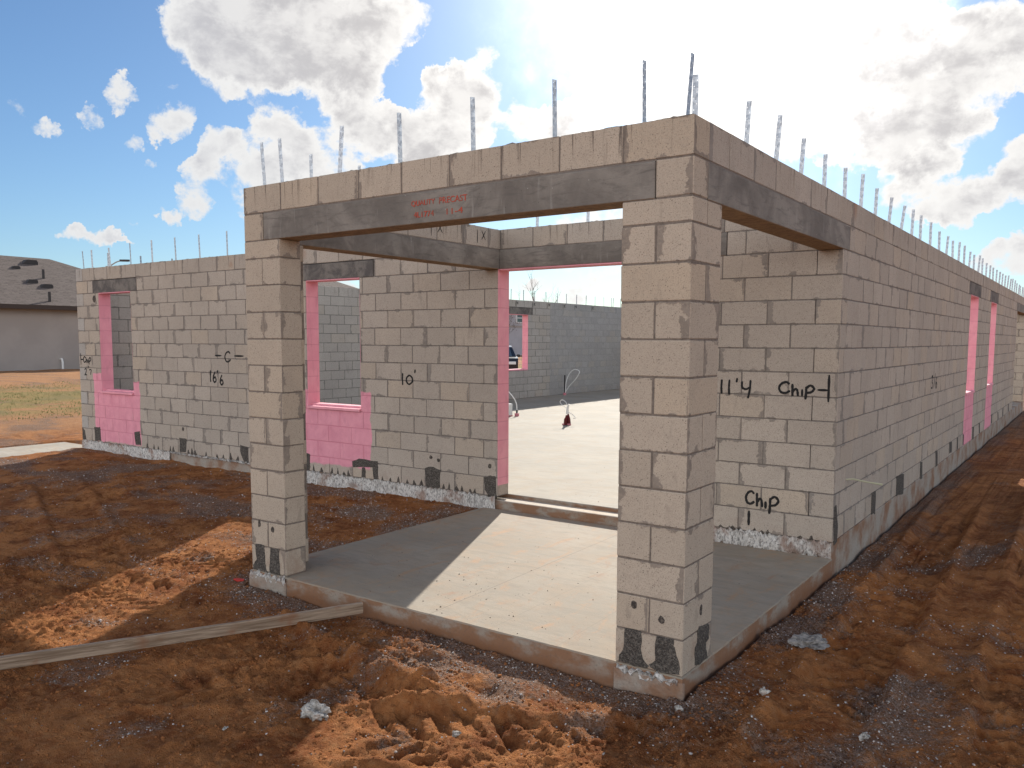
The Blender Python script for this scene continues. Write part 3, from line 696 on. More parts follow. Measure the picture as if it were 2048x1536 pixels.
spray([('C',-.49,1.375,.11,.10),('h',-.38,1.35,.07,.11),('i',-.305,1.35,.03,.11),('p',-.27,1.365,.085,.10),('-',-.165,1.38,.085,.07),('|',-.115,1.335,.08,.19)], 'y', D, -1, .0105, 'black sprayed word Chip with a tick at the corner')
spray([('C',-.75,.38,.09,.12),('h',-.655,.36,.07,.13),('i',-.585,.35,.03,.12),('p',-.545,.36,.095,.13)], 'y', D, -1, .011, 'black sprayed word Chip low on the wall')
spray([('|',-.745,.20,.06,.11)], 'y', D, -1, .012)
spray([('1',-4.88,1.30,.07,.14),('0',-4.80,1.31,.12,.13),("'",-4.69,1.35,.08,.13)], 'y', D, -1, .0105, 'black sprayed dimension 10 feet')
spray([('1',-8.57,1.22,.07,.17),('6',-8.49,1.22,.10,.15),("'",-8.40,1.27,.06,.12),('6',-8.33,1.19,.10,.14)], 'y', D, -1, .013, 'black sprayed dimension 16 feet 6')
spray([('-',-8.42,1.56,.15,.08),('C',-8.20,1.51,.15,.15),('-',-7.98,1.56,.2,.08)], 'y', D, -1, .012, 'black sprayed C between two dashes')
spray([('|',-12.12,1.41,.04,.17),('-',-12.09,1.46,.07,.06),('C',-12.02,1.44,.08,.1),('h',-11.94,1.43,.06,.1),('i',-11.88,1.43,.03,.1),('p',-11.85,1.44,.08,.1)], 'y', D, -1, .0105, 'black sprayed word Chip beside the far corner')
spray([('2',-12.0,1.23,.09,.11),("'",-11.89,1.28,.05,.1),('7',-11.85,1.24,.08,.09)], 'y', D, -1, .010, 'black sprayed dimension 2 feet 7')
spray([('3',7.72,1.22,.16,.16),('/',7.90,1.22,.14,.19),('6',8.05,1.21,.15,.15)], 'x', 0, 1, .012, 'black sprayed figures on the long side wall')
spray([('|',1.95,2.82,.05,.11),('X',2.06,2.85,.09,.09)], 'x', -3.455, 1, .005); spray([('|',2.67,2.82,.05,.11),('X',2.76,2.85,.08,.09)], 'x', -3.455, 1, .005)
for yk, ch in ((6.3,'N'),(6.95,'K'),(15.6,'N'),(16.5,'K'),(17.3,'N'),(18.2,'K'),(18.9,'N'),(20.0,'K')):
    spray([('|',yk,2.81,.05,.12),(ch,yk+.08,2.85,.09,.09)], 'x', -L + T8, 1, .009)
# red stencil on the front lintel
M_red, t, b = mat('red_stencil', .8)
P = t.new('ShaderNodeTexCoord').outputs['Object']
t.put(b.inputs['Base Color'], t.mix(t.ss(t.noise(t.scale(P, (1, 1, .3)), 90, 3), .4, .62), (.50, .062, .03), (.30, .10, .07)))
def stencil(txt, x, z, h, wd, name='stencil_lettering'):
    cu = bpy.data.curves.new('tmp', 'FONT'); cu.body = txt; cu.size = 1; cu.extrude = .0
    ob = bpy.data.objects.new('tmp', cu); COL.objects.link(ob)
    dg = bpy.context.evaluated_depsgraph_get(); me = bpy.data.meshes.new_from_object(ob.evaluated_get(dg))
    bpy.data.objects.remove(ob); bpy.data.curves.remove(cu)
    n = len(me.vertices); a = np.zeros(n*3); me.vertices.foreach_get('co', a); a = a.reshape(-1, 3)
    mn, mx = a.min(0), a.max(0); q = np.zeros_like(a)
    q[:, 0] = x + (a[:, 0] - mn[0]) / (mx[0] - mn[0]) * wd; q[:, 2] = z + (a[:, 1] - mn[1]) / (mx[1] - mn[1]) * h; q[:, 1] = -.0045
    me.vertices.foreach_set('co', q.ravel())
    bm = bmesh.new(); bm.from_mesh(me)
    r = bmesh.ops.extrude_face_region(bm, geom=bm.faces[:])
    bmesh.ops.translate(bm, verts=[e for e in r['geom'] if isinstance(e, bmesh.types.BMVert)], vec=(0, .004, 0))
    bmesh.ops.recalc_face_normals(bm, faces=bm.faces); bm.to_mesh(me); bm.free()
    me.materials.clear(); me.materials.append(M_red); me.name = name
    link(name, me, HOUSE, label='red stencilled maker lettering on the grey lintel')
stencil('QUALITY', -1.935, 2.682, .038, .20); stencil('PRECAST', -1.70, 2.684, .038, .225); stencil('4L1774', -1.915, 2.612, .036, .17); stencil('11-4', -1.64, 2.612, .036, .13)

# ------------------------------------------------------------------ galvanised straps standing out of the bond course
M_zinc, t, b = mat('galvanised_steel', .42, metal=.75, spec=.5)
P = t.new('ShaderNodeTexCoord').outputs['Object']
t.put(b.inputs['Base Color'], t.mix(t.ss(t.vor(P, 55, out='Color'), 0, 1), (.30, .33, .37), (.50, .53, .56)))
t.put(b.inputs['Roughness'], t.lin(t.noise(P, 30, 3), .3, .7, .3, .6))
def strap_mesh(h, holes=True):
    mb = MB(); wx = [-.0155, -.0098, -.0056, .0056, .0098, .0155]; th = .0009
    zs = [-.05]; z = .02
    while z < h - .012: zs += [z, z + .005]; z += .031
    zs.append(h)
    for i in range(len(zs) - 1):
        hole_row = i % 2 == 1 and holes
        hc = 1 if (i // 2) % 2 == 0 else 3
        for j in range(5):
            if hole_row and j == hc: continue
            mb.box(wx[j], wx[j+1], -th, th, zs[i], zs[i+1])
    me = bpy.data.meshes.new('strap'); me.from_pydata(mb.v, [], mb.f); me.materials.append(M_zinc); return me
SM = [strap_mesh(h) for h in (.27, .31, .35, .39)]
SF = [strap_mesh(h, False) for h in (.27, .31, .35)]
M_old, t, b = mat('weathered_strap', .6, (.42, .42, .30), metal=.4)
def strap(x, y, h=.33, rz=0., tx=0., ty=0., far=False):
    S = SF if far else SM
    me = min(S, key=lambda q: abs(max(v.co.z for v in q.vertices) - h))
    o = link('strap', me, HOUSE, (x, y, ZT)); o.rotation_euler = (tx, ty, rz); return o
def hz(top, pxm): return top / pxm
for x, y, h, rz, ty in ((-3.525,.1,.35,.1,-.08),(-3.321,.1,.35,.15,-.06),(-3.253,.6,.33,.2,-.01),(-2.706,.1,.34,.35,.07),(-2.122,.1,.34,1.15,-.02),(-1.505,.1,.34,1.1,-.02),(-.905,.1,.35,1.2,-.02),(-.332,.1,.35,1.3,-.03),(-.084,.1,.36,1.35,.1)):
    strap(x if x != -3.253 else -3.56, y, h, rz, 0, ty)
strap(-3.56, 1.15, .33, .1, .02, 0)
strap(-.1, .236, .29, .25, 0, .0)
ys_ = [1.031,1.605,2.178,2.81,3.453,4.033,4.627,5.254,5.881,6.524,7.072,7.792,8.507,9.124,9.743] + [10.36 + .61 * k for k in range(22)]
tl = {4.627: .03, 5.254: .07, 5.881: .11}
for y in ys_:
    if y < YB: strap(-.1, y, random.choice((.3, .32, .34)), .25 + random.uniform(-.25, .2), random.uniform(-.03, .03), tl.get(y, random.uniform(-.02, .07)), y > 9)
for x, h, ty in ((-12.064,.31,-.12),(-11.794,.3,-.04),(-11.244,.32,-.09),(-10.647,.33,-.06),(-10.054,.34,-.03),(-9.441,.33,-.05),(-8.849,.35,-.05),(-8.21,.35,-.02),(-7.6,.33,0),(-6.98,.33,.03),(-6.36,.33,0),(-5.75,.33,.02),(-5.15,.33,0),(-4.5,.33,-.03)):
    strap(x, D + .1, h, .1 + random.uniform(-.2, .2), 0, ty, True)
for x in (-3.05, -2.45, -1.8, -1.2, -.62): strap(x, D + .1, .32, random.uniform(-.2, .3), 0, .02)
for y in [3.6, 4.2, 4.8, 5.4, 6.02, 6.6, 7.3] + [14.95, 15.548,16.185,16.768,17.403,18.064,18.602,19.22,19.83,20.429,21.049,21.583,21.692,22.246]:
    strap(-L + .1, y, .3, 1.4 + random.uniform(-.2, .2), random.uniform(-.04, .04), 0, True)
mb = MB(); mb.tube([(-.01, 3.46, .62), (.05, 3.50, .625), (.16, 3.56, .60), (.27, 3.60, .585)], [.006, .008, .007, .010], 6, ((0, 1, 0), .3))
mb.build('tie_strap', M_old, HOUSE)

# ------------------------------------------------------------------ ground
def _hash(ix, iy, s):
    h = (ix.astype(np.int64) * 374761393 + iy.astype(np.int64) * 668265263 + s * 1442695041) & 0xffffffff
    h = ((h ^ (h >> 13)) * 1274126177) & 0xffffffff; h = h ^ (h >> 16)
    return (h & 0xffffff) / 16777216.
def perlin(x, y, s=0):
    ix = np.floor(x); iy = np.floor(y); fx = x - ix; fy = y - iy
    u = fx**3 * (fx * (fx * 6 - 15) + 10); v = fy**3 * (fy * (fy * 6 - 15) + 10)
    def g(dx, dy):
        a = _hash(ix + dx, iy + dy, s) * 6.283185; return np.cos(a) * (fx - dx) + np.sin(a) * (fy - dy)
    return (g(0,0) * (1-u) + g(1,0) * u) * (1-v) + (g(0,1) * (1-u) + g(1,1) * u) * v
def fbm(x, y, sc, oc, s=0, gain=.5):
    r = 0; a = 1.
    for k in range(oc): r = r + a * perlin(x * sc, y * sc, s + k * 17); sc *= 2.03; a *= gain
    return r
def cell(x, y, sc, s, frac):
    """rounded lumps of soil with crisp feet, one in a share of the cells"""
    x = x * sc; y = y * sc; ix = np.floor(x); iy = np.floor(y); h = np.zeros_like(x)
    for dx in (-1, 0, 1):
        for dy in (-1, 0, 1):
            cx, cy = ix + dx, iy + dy
            px_ = cx + _hash(cx, cy, s); py_ = cy + _hash(cx, cy, s + 1); rr = .22 + .42 * _hash(cx, cy, s + 2)
            on = _hash(cx, cy, s + 3) < frac; a_ = _hash(cx, cy, s + 4) * 6.28; e_ = .6 + .8 * _hash(cx, cy, s + 5)
            u_ = (x - px_) * np.cos(a_) + (y - py_) * np.sin(a_); v_ = (-(x - px_) * np.sin(a_) + (y - py_) * np.cos(a_)) * e_
            h = np.maximum(h, np.where(on, np.sqrt(np.clip(rr * rr - u_ * u_ - v_ * v_, 0, None)), 0))
    return h / sc
def sst(v, a, b): q = np.clip((v - a) / (b - a), 0, 1); return q * q * (3 - 2 * q)
def base_z(x, y):
    z = -.135 - .02 * sst(-y, 0, 2)
    z = np.where(x < -3.7, z + (.115) * sst(y, -.5, 2.6) , z)               # up to the house on the left
    z = z + np.where(x > -.05, .03 - .05 * sst(y, 0, 3) + .02 * sst(y, 3, 8), 0)
    z = z + .16 * sst(x, .8, 2.2) * sst(y, 2.5, 6)
    z = z + .50 * sst(-x, 13.5, 32) + .15 * sst(y, 24, 40)
    return z
def track(x, y, p0, p1, wd, pitch, amp, chev, s=0, sharp=3.):
    """tyre track pressed into the soil: chevron lugs along a line"""
    p0, p1 = np.array(p0), np.array(p1); d = p1 - p0; Ln = np.hypot(*d); d = d / Ln
    a = (x - p0[0]) * d[0] + (y - p0[1]) * d[1]; b_ = -(x - p0[0]) * d[1] + (y - p0[1]) * d[0]
    b_ = b_ + .05 * perlin(a * 1.3, a * 0 + 3.3, s + 5)
    inside = sst(wd / 2 - np.abs(b_), -.01, .04) * sst(a, -.1, .15) * sst(Ln - a, -.1, .15)
    ph = (a + chev * np.abs(b_) + .03 * perlin(x * 5, y * 5, s)) / pitch
    ph = ph + .5 * (b_ > 0) + .22 * perlin(x * 9, y * 9, s + 2)
    amp = amp * (.6 + .9 * np.clip(perlin(x * 4, y * 4, s + 4) + .4, 0, 1))
    lug = np.tanh(sharp * np.sin(ph * 6.2832)) * .5 * sst(np.abs(b_), .0, .05)
    keep = sst(perlin(x * 1.7, y * 1.7, s + 9), -.25, .1)
    ber = np.exp(-((np.abs(b_) - wd / 2 - .05) / .05) ** 2) * sst(a, -.1, .2) * sst(Ln - a, -.1, .2)
    return inside * keep * (lug * amp - amp * .9) + ber * amp * .9 * (1 + perlin(x * 8, y * 8, s))
def height(x, y):
    z = base_z(x, y)
    near = np.exp(-((np.clip(np.abs(x + 1.5) - 6, 0, None)) / 6) ** 2) * np.exp(-(np.clip(y - 8, 0, None) / 10) ** 2)
    calm = 1 - .85 * sst(-x, 2.9, 3.5) * sst(x, -7.5, -6) * sst(y, -2.6, -1.8) * sst(-y, -1.8, -1.)
    z = z + .028 * fbm(x, y, .9, 3, 1) * calm + .018 * fbm(x, y, 3.1, 3, 11) * (.35 + .65 * calm)
    rough = .35 + 1.1 * sst(perlin(x * .8, y * .8, 71), -.25, .3)
    z = z + .011 * fbm(x, y, 9., 4, 21, .62) * (.3 + near) * rough
    cl = np.abs(perlin(x * 15, y * 15, 41)) ; z = z + .010 * (cl - .25) * sst(perlin(x * 1.2, y * 1.2, 44), -.15, .25)
    cr = sst(perlin(x * 21, y * 21, 61), .18, .45) * sst(perlin(x * 1.6, y * 1.6, 66), -.1, .2)
    wx_ = x + .012 * perlin(x * 18, y * 18, 501); wy_ = y + .012 * perlin(x * 18, y * 18, 502)
    act = sst(perlin(x * 1.3, y * 1.3, 505), -.05, .35) * (1 - .75 * sst(-x, 2.8, 3.3)) * (1 - .7 * sst(x, .1, .4))
    z = z + .5 * cell(wx_, wy_, 13., 511, .30) * act + .6 * cell(wx_, wy_, 27., 521, .35) * (.35 + act * .65) * near
    z = z + .016 * cr * rough + .013 * np.abs(fbm(x, y, 27., 2, 75, .6)) * (rough + .3) * near
    z = z + track(x, y, (-5.8, -.75), (-3.5, -.62), .55, .15, .020, .8, 3)
    z = z + track(x, y, (-5.8, .1), (-4.0, .05), .42, .15, .014, -.8, 13)
    z = z + track(x, y, (-2.6, -1.55), (-1.25, -.55), .55, .17, .028, .7, 23)
    z = z + track(x, y, (-1.25, -1.25), (.15, -.62), .60, .17, .034, .75, 31, 4.)
    z = z + track(x, y, (.72, -.6), (.42, 7.), .42, .15, .045, .6, 43)
    z = z + track(x, y, (1.55, -.2), (1.35, 9.), .42, .16, .042, .6, 53)
    z = z + track(x, y, (-9.5, 1.3), (-5.2, -.4), .5, .18, .02, .8, 73)
    # furrow ridge and the heap at its end
    p0 = np.array([-2.75, -.42]); p1 = np.array([-1.35, -.72]); d = (p1 - p0) / np.hypot(*(p1 - p0))
    a = np.clip((x - p0[0]) * d[0] + (y - p0[1]) * d[1], 0, np.hypot(*(p1 - p0)))
    dd = np.hypot(x - p0[0] - a * d[0], y - p0[1] - a * d[1])
    rr = 1 + .8 * perlin(x * 7, y * 7, 88)
    sd = -(x - p0[0]) * d[1] + (y - p0[1]) * d[0]; al = (x - p0[0]) * d[0] + (y - p0[1]) * d[1]
    z = z - .06 * sst(-sd, -.02, .1) * np.exp(-np.clip(-sd, 0, None) / .5) * sst(al, -.15, .3) * sst(1.9 - al, 0, .5)
    z = z + .055 * np.exp(-(dd / .11) ** 2) * rr
    z = z + .085 * np.exp(-((x + 1.22) ** 2 + (y + .72) ** 2) / .02) * (1 + .9 * perlin(x * 13, y * 13, 91)) + .03 * np.exp(-((x + 1.0) ** 2 + (y + .62) ** 2) / .01)
    z = z - .05 * np.exp(-((x + .98) ** 2 / .012 + (y + .50) ** 2 / .006)) - .03 * np.exp(-((x + .55) ** 2 / .02 + (y + .9) ** 2 / .012))
    # long low berm on the right and ruts far away
    z = z + .05 * np.exp(-((x - 1.08 - .03 * (y - 3)) / .12) ** 2) * sst(y, 2.5, 4.5) * (1 + .4 * perlin(x * 4, y * 4, 95))
    z = z + .05 * sst(-x, 14, 17) * np.abs(perlin(x * .55, y * 1.9, 97)) + .04 * sst(-x, 13, 16) * fbm(x, y, 2.2, 3, 99)
    # the board has settled into a flat bed
    bx = np.clip((x + 3.83) * .4605 + (y + 2.85) * .8876, 0, 3.15); bd = np.hypot(x + 3.83 - bx * .4605, y + 2.85 - bx * .8876)
    z = np.minimum(z, -.098 + .007 * bx + 1.2 * np.clip(bd - .045, 0, None))
    # keep it off the slabs
    ins = (x > -3.70) & (x < .035) & (y > -.035) & (y < D + 2)
    z = np.where(ins, -.32, z)
    ins2 = (x > -L - .02) & (x < .03) & (y > D + .1) & (y < YB + .3); z = np.where(ins2, -.32, z)
    pad = (x > -13.5) & (x < -12.2) & (y > -3.2) & (y < 3.45); z = np.where(pad, -.25, z)
    return z
def gravel_d(x, y):
    """how much crushed stone lies on the soil"""
    dx = np.maximum(np.maximum(-3.66 - x, x - .0), 0); dy = np.maximum(-y, 0)
    ds = np.hypot(dx, dy)
    g = np.exp(-(ds / .42) ** 2) * (.45 + .9 * perlin(x * 1.8, y * 1.8, 201) + .3)
    right = sst(x, .0, .2) * np.exp(-(np.clip(x - .9, 0, None) / .5) ** 2) * sst(perlin(x * 1.5, y * 1.1, 203), -.12, .35) * np.exp(-(np.clip(y - 4, 0, None) / 3) ** 2)
    left = sst(-x, 3.6, 3.9) * sst(y, .2, 1.0) * sst(perlin(x * .9, y * 1.6, 205), -.2, .3)
    left2 = sst(-x, 2., 6.) * sst(perlin(x * 1.3, y * 2.2, 207), .05, .35) * .7
    fr = sst(perlin(x * 2.1, y * 2.1, 209), .08, .4) * .55
    mid = np.exp(-(((x + 1.2) / 1.6) ** 2 + ((y + .45) / .28) ** 2)) * sst(perlin(x * 2.6, y * 2.6, 211), -.3, .2)
    return np.clip(np.maximum.reduce([g, right * .8, left * .7, left2 * .8, fr, mid * .9]), 0, 1)
def axis_vals(lo, a, b, hi, st, mids=()):
    v = list(np.arange(a, b, st)); s = st; q = b
    while q < hi: v.append(q); s = min(s * 1.06, 60.); q += s
    v.append(hi); s = st; q = a - st
    while q > lo:
        v.append(q); s = min(s * (1.010 if q > -14 else 1.06), 60.) ; q -= s
    v.append(lo); return np.array(sorted(v))
XS = axis_vals(-1500, -5.0, 1.9, 1500, .0125)
YS = axis_vals(-1500, -2.5, .6, 1500, .0125)
YS = np.concatenate([YS[YS <= .6], np.arange(.6125, 3.3, .02), YS[(YS > 3.31)]])
GX, GY = np.meshgrid(XS, YS, indexing='ij')
GZ = height(GX, GY); nx, ny = GX.shape
print('ground grid', nx, ny)
co3 = np.stack([GX, GY, GZ], -1).reshape(-1, 3)
ii = (np.arange(nx - 1)[:, None] * ny + np.arange(ny - 1)[None]).ravel()
quads = np.stack([ii, ii + ny, ii + ny + 1, ii + 1], 1)
me = bpy.data.meshes.new('ground'); me.vertices.add(len(co3)); me.vertices.foreach_set('co', co3.ravel())
me.loops.add(len(quads) * 4); me.loops.foreach_set('vertex_index', quads.ravel().astype(np.int32))
me.polygons.add(len(quads)); me.polygons.foreach_set('loop_start', np.arange(0, len(quads) * 4, 4, dtype=np.int32))
me.polygons.foreach_set('use_smooth', np.ones(len(quads), bool)); me.update(calc_edges=True)
ga = me.attributes.new('grav', 'FLOAT', 'POINT'); ga.data.foreach_set('value', gravel_d(co3[:, 0], co3[:, 1]).astype(np.float32))
M_gr, t, b = mat('red_sand', .97, spec=.08)
P = t.new('ShaderNodeTexCoord').outputs['Object']; X, Y, Z = t.sep(P)
gr = t.attr('grav', 'Fac')
nb_ = t.noise(P, .7, 4, .6); nm = t.noise(P, 3.2, 5, .65, .3); nf = t.noise(P, 22, 5, .7); ng = t.noise(P, 110, 3, .75)
c = t.mix(t.ss(nm, .32, .66), (.20, .062, .021), (.46, .190, .068))
c = t.mix(t.ss(nb_, .45, .7, 0., .5), c, (.19, .072, .030))
c = t.mix(t.ss(nf, .42, .75, 0., .55), c, (.46, .245, .115))
c = t.mix(t.ss(ng, .55, .8, 0., .45), c, (.10, .038, .016))
c = t.mix(t.ss(t.noise(P, 6.1, 5, .7, .5), .50, .68, 0., .6), c, (.13, .044, .018))
far = t.ss(X, -13., -17.)
c = t.mix(t.math('MULTIPLY', far, t.ss(nf, .3, .6, .5, .9)), c, (.42, .235, .125))
# grey crusher fines where stone was spilt
gm = t.math('MULTIPLY', t.ss(t.math('ADD', gr, t.math('MULTIPLY', t.math('SUBTRACT', nf, .5), 1.2)), .30, .8), .72)
gcol = t.mix(t.ss(t.vor(P, 95, out='Color'), .2, .9), (.07, .062, .056), (.33, .31, .295))
gcol = t.mix(.35, gcol, (.26, .145, .085))
c = t.mix(gm, c, gcol)
# distant strip of thin grass
gx = t.math('MULTIPLY', t.ss(X, -17.5, -19.5), t.ss(X, -26.5, -23.5))
gg = t.math('MULTIPLY', gx, t.ss(t.math('ADD', t.noise(t.scale(P, (1, .6, 1)), .9, 4, .7), t.math('MULTIPLY', nf, .2)), .45, .62))
c = t.mix(t.math('MULTIPLY', gg, .7), c, t.mix(nf, (.15, .155, .05), (.30, .26, .11)))
t.put(b.inputs['Base Color'], c)
hh = t.math('ADD', t.math('MULTIPLY', nf, 1.), t.math('MULTIPLY', ng, .9))
hh = t.math('ADD', hh, t.math('MULTIPLY', t.math('MULTIPLY', t.ss(t.vor(P, 95), .5, .0), gm), .8))
t.put(b.inputs['Normal'], t.bump(hh, .028, 1.))
me.materials.append(M_gr); link('ground', me, kind='structure')

# crushed stone as real pebbles, one mass nobody could count
M_stone, t, b = mat('crushed_stone', .9, spec=.2)
P = t.new('ShaderNodeTexCoord').outputs['Object']; r_ = t.sep(t.attr('tint'))[0]
c = t.mix(r_, (.16, .135, .12), (.62, .59, .56)); c = t.mix(t.ss(t.noise(P, 40, 3), .45, .7, 0., .6), c, (.24, .12, .07))
t.put(b.inputs['Base Color'], c)
def pebbles(name, n_try, box, smin, smax, dens_f, label_kind, power=1., seed=5, mt=M_stone):
    rg = np.random.default_rng(seed)
    x = rg.uniform(box[0], box[1], n_try); y = rg.uniform(box[2], box[3], n_try)
    keep = rg.random(n_try) < dens_f(x, y); x, y = x[keep], y[keep]
    bad = (x > -3.68) & (x < .02) & (y > -.02) & (y < D + .3); bad |= (x > -L) & (x < .02) & (y > D) | ((x > -13.5) & (x < -12.2) & (y > -3.2) & (y < 3.45))
    x, y = x[~bad], y[~bad]; n = len(x)
    s = smin * (smax / smin) ** (rg.random(n) ** power)
    z = height(x, y) + s * .25
    bm = bmesh.new(); bmesh.ops.create_icosphere(bm, subdivisions=1, radius=1)
    tv = np.array([v.co[:] for v in bm.verts]); tf = np.array([[v.index for v in f.verts] for f in bm.faces]); bm.free()
    k = len(tv); V = tv[None] * rg.uniform(.55, 1.15, (n, k, 1)); V = V * (rg.uniform(.6, 1.2, (n, 1, 3)) * np.array([1, 1, .7]))
    a = rg.uniform(0, 6.283, n); ca_, sa_ = np.cos(a)[:, None], np.sin(a)[:, None]
    V = np.stack([V[..., 0] * ca_ - V[..., 1] * sa_, V[..., 0] * sa_ + V[..., 1] * ca_, V[..., 2]], -1) * s[:, None, None]
    V = V + np.stack([x, y, z], 1)[:, None]
    Fc = (tf[None] + (np.arange(n) * k)[:, None, None]).reshape(-1, 3)
    me = bpy.data.meshes.new(name); me.vertices.add(n * k); me.vertices.foreach_set('co', V.ravel())
    me.loops.add(Fc.size); me.loops.foreach_set('vertex_index', Fc.ravel().astype(np.int32))
    me.polygons.add(len(Fc)); me.polygons.foreach_set('loop_start', np.arange(0, Fc.size, 3, dtype=np.int32)); me.update(calc_edges=True)
    at = me.color_attributes.new('tint', 'FLOAT_COLOR', 'POINT'); q = np.ones((n * k, 4)); q[:, 0] = np.repeat(rg.random(n) ** 1.5, k); at.data.foreach_set('color', q.ravel())
    me.materials.append(mt); print(name, n)
    return link(name, me, kind='stuff', **label_kind)
pebbles('gravel', 95000, (-6, 2.2, -2.6, 5), .0025, .0095, lambda x, y: .035 + np.clip(gravel_d(x, y), 0, 1) ** 1.2, dict(label='grey crushed stone scattered over the red sand', category='gravel'), 1.8)
pebbles('gravel', 16000, (-13, -3.6, -2.5, 3.1), .004, .014, lambda x, y: np.clip(gravel_d(x, y), 0, 1) ** 1.2, dict(label='coarse grey stone crumbs in the yard left of the porch', category='gravel'), 2.2, 6)
M_clod, t, b = mat('soil_clod', .97, spec=.05)
P = t.new('ShaderNodeTexCoord').outputs['Object']
t.put(b.inputs['Base Color'], t.mix(t.noise(P, 30, 4), (.14, .048, .019), (.34, .148, .058))); t.put(b.inputs['Normal'], t.bump(t.noise(P, 90, 4), .005))
pebbles('soil_clods', 70000, (-6.0, 2.1, -2.5, 3.5), .0035, .016, lambda x, y: .16 + .22 * sst(-y, -.1, .3) + .6 * sst(perlin(x * 1.7, y * 1.7, 301), .0, .4) + np.exp(-((x + 1.25) ** 2 + (y + .7) ** 2) / .05) + .8 * np.exp(-((x + 2.0) ** 2 / .5 + (y + .6) ** 2 / .02)),
        dict(label='loose crumbs and clods of red soil', category='soil'), 3.2, 8, M_clod)

rg = np.random.default_rng(77); mb = MB()
for k in range(420):
    if k < 260: x, y, z = rg.uniform(-3.5, -.05), rg.uniform(.02, 3.0), -.0015
    else: x, y, z = rg.uniform(-8, -2), D + .3 + rg.random() ** 2 * 8, H0 - .001
    if rg.random() < .5: x = -2.1 + rg.normal(0, .5); y = (.6 if k < 260 else D + 1.2) + rg.normal(0, .5)
    if k < 260 and not (-3.6 < x < -.02 and .01 < y < 3.05): continue
    if k >= 260 and y < D + .22: continue
    r0 = .0025 * (3.2 ** (rg.random() ** 2)); q = [rg.uniform(.6, 1.3) for _ in range(6)]
    mb.add([(x - r0*q[0], y, z), (x, y - r0*q[1], z), (x + r0*q[2], y, z), (x, y + r0*q[3], z), (x, y, z + r0*q[4])], [(0, 1, 4), (1, 2, 4), (2, 3, 4), (3, 0, 4), (3, 2, 1, 0)])
M_crumb, _, _ = mat('dark_crumb', .95, (.13, .095, .07))
mb.build('gravel', M_crumb, None, kind='stuff', label='dark crumbs of mortar and grit strewn on the concrete floors', category='gravel')

# ------------------------------------------------------------------ loose things on the site
def rock(name, x, y, s, zs, label, cat='rock', group=None, seed=1, col=M_stone, mtv=None):
    rr = random.Random(seed); bm = bmesh.new(); bmesh.ops.create_icosphere(bm, subdivisions=4 if s[0] > .05 else 3, radius=1)
    z0 = float(height(np.array([x]), np.array([y]))[0])
    off = Vector((rr.random() * 50, rr.random() * 50, 3))
    from mathutils import noise as mn
    for v in bm.verts:
        k = 1 + .55 * mn.noise(v.co * 1.3 + off) + .38 * mn.noise(v.co * 3.4 + off) + .22 * mn.noise(v.co * 8 + off)
        v.co = Vector((v.co.x * s[0], v.co.y * s[1], v.co.z * s[2])) * k
    me = bpy.data.meshes.new(name); bm.to_mesh(me); bm.free(); me.materials.append(mtv or M_chunk)
    o = link(name, me, None, (x, y, z0 + s[2] * zs)); o.rotation_euler = (rr.uniform(-.3, .3), rr.uniform(-.3, .3), rr.uniform(0, 6))
    o['label'] = label; o['category'] = cat
    if group: o['group'] = group
    return o
M_chunk, t, b = mat('broken_concrete', .9)
P = t.new('ShaderNodeTexCoord').outputs['Object']
c = t.mix(t.ss(t.noise(P, 22, 5, .7), .35, .6), (.20, .175, .15), (.55, .52, .47)); c = t.mix(t.ss(t.noise(P, 9, 3), .55, .7, 0., .7), c, (.30, .15, .08))
t.put(b.inputs['Base Color'], c); t.put(b.inputs['Normal'], t.bump(t.noise(P, 40, 5, .75), .012))
M_mud, t, b = mat('grey_mortar_spill', .95)
P = t.new('ShaderNodeTexCoord').outputs['Object']
t.put(b.inputs['Base Color'], t.mix(t.ss(t.noise(P, 30, 5, .7), .35, .6), (.15, .135, .12), (.33, .305, .28))); t.put(b.inputs['Normal'], t.bump(t.noise(P, 50, 5, .75), .015))
rock('rock', -1.53, -1.26, (.075, .055, .048), .45, 'fist sized white lump of broken concrete lying on the sand in front of the porch', group='stones lying on the sand', seed=11)
rock('rock', -.78, -.98, (.024, .018, .018), .6, 'small pale stone at the foot of the red soil heap', group='stones lying on the sand', seed=3)
rock('rock', -1.78, -1.62, (.017, .014, .011), .5, 'small white pebble in the shade left of the white concrete lump', group='stones lying on the sand', seed=14)
rock('rock', .92, .05, (.024, .019, .014), .5, 'pale stone on the shaded sand at the lower right', group='stones lying on the sand', seed=5)
rock('rock', .06, -.17, (.022, .018, .02), .5, 'pale stone against the foot of the near pier', group='stones lying on the sand', seed=8)
rock('rock', .38, .22, (.026, .022, .02), .5, 'knobbly white stone right of the near pier', group='stones lying on the sand', seed=9)
rock('mortar_lump', .34, 1.22, (.12, .09, .035), .15, 'flattened heap of spilt grey mortar beside the porch slab', 'mortar', seed=21, mtv=M_mud)
rock('rock', -4.32, .62, (.03, .026, .024), .5, 'pale stone on the shaded sand above the bright strip of light', group='stones lying on the sand', seed=31)
M_redp, _, _ = mat('red_plastic', .5, (.5, .03, .02))
M_blue, _, _ = mat('blue_plastic', .4, (.03, .06, .22))
zz = float(height(np.array([-3.82]), np.array([-.02]))[0])
MB().prism([(-3.87, -.03), (-3.80, -.045), (-3.765, -.01), (-3.79, .02), (-3.86, .0)], 2, zz + .004, zz + .012).build('plastic_scrap', M_redp, None, label='scrap of red plastic on the ground beside the far left pier', category='litter')
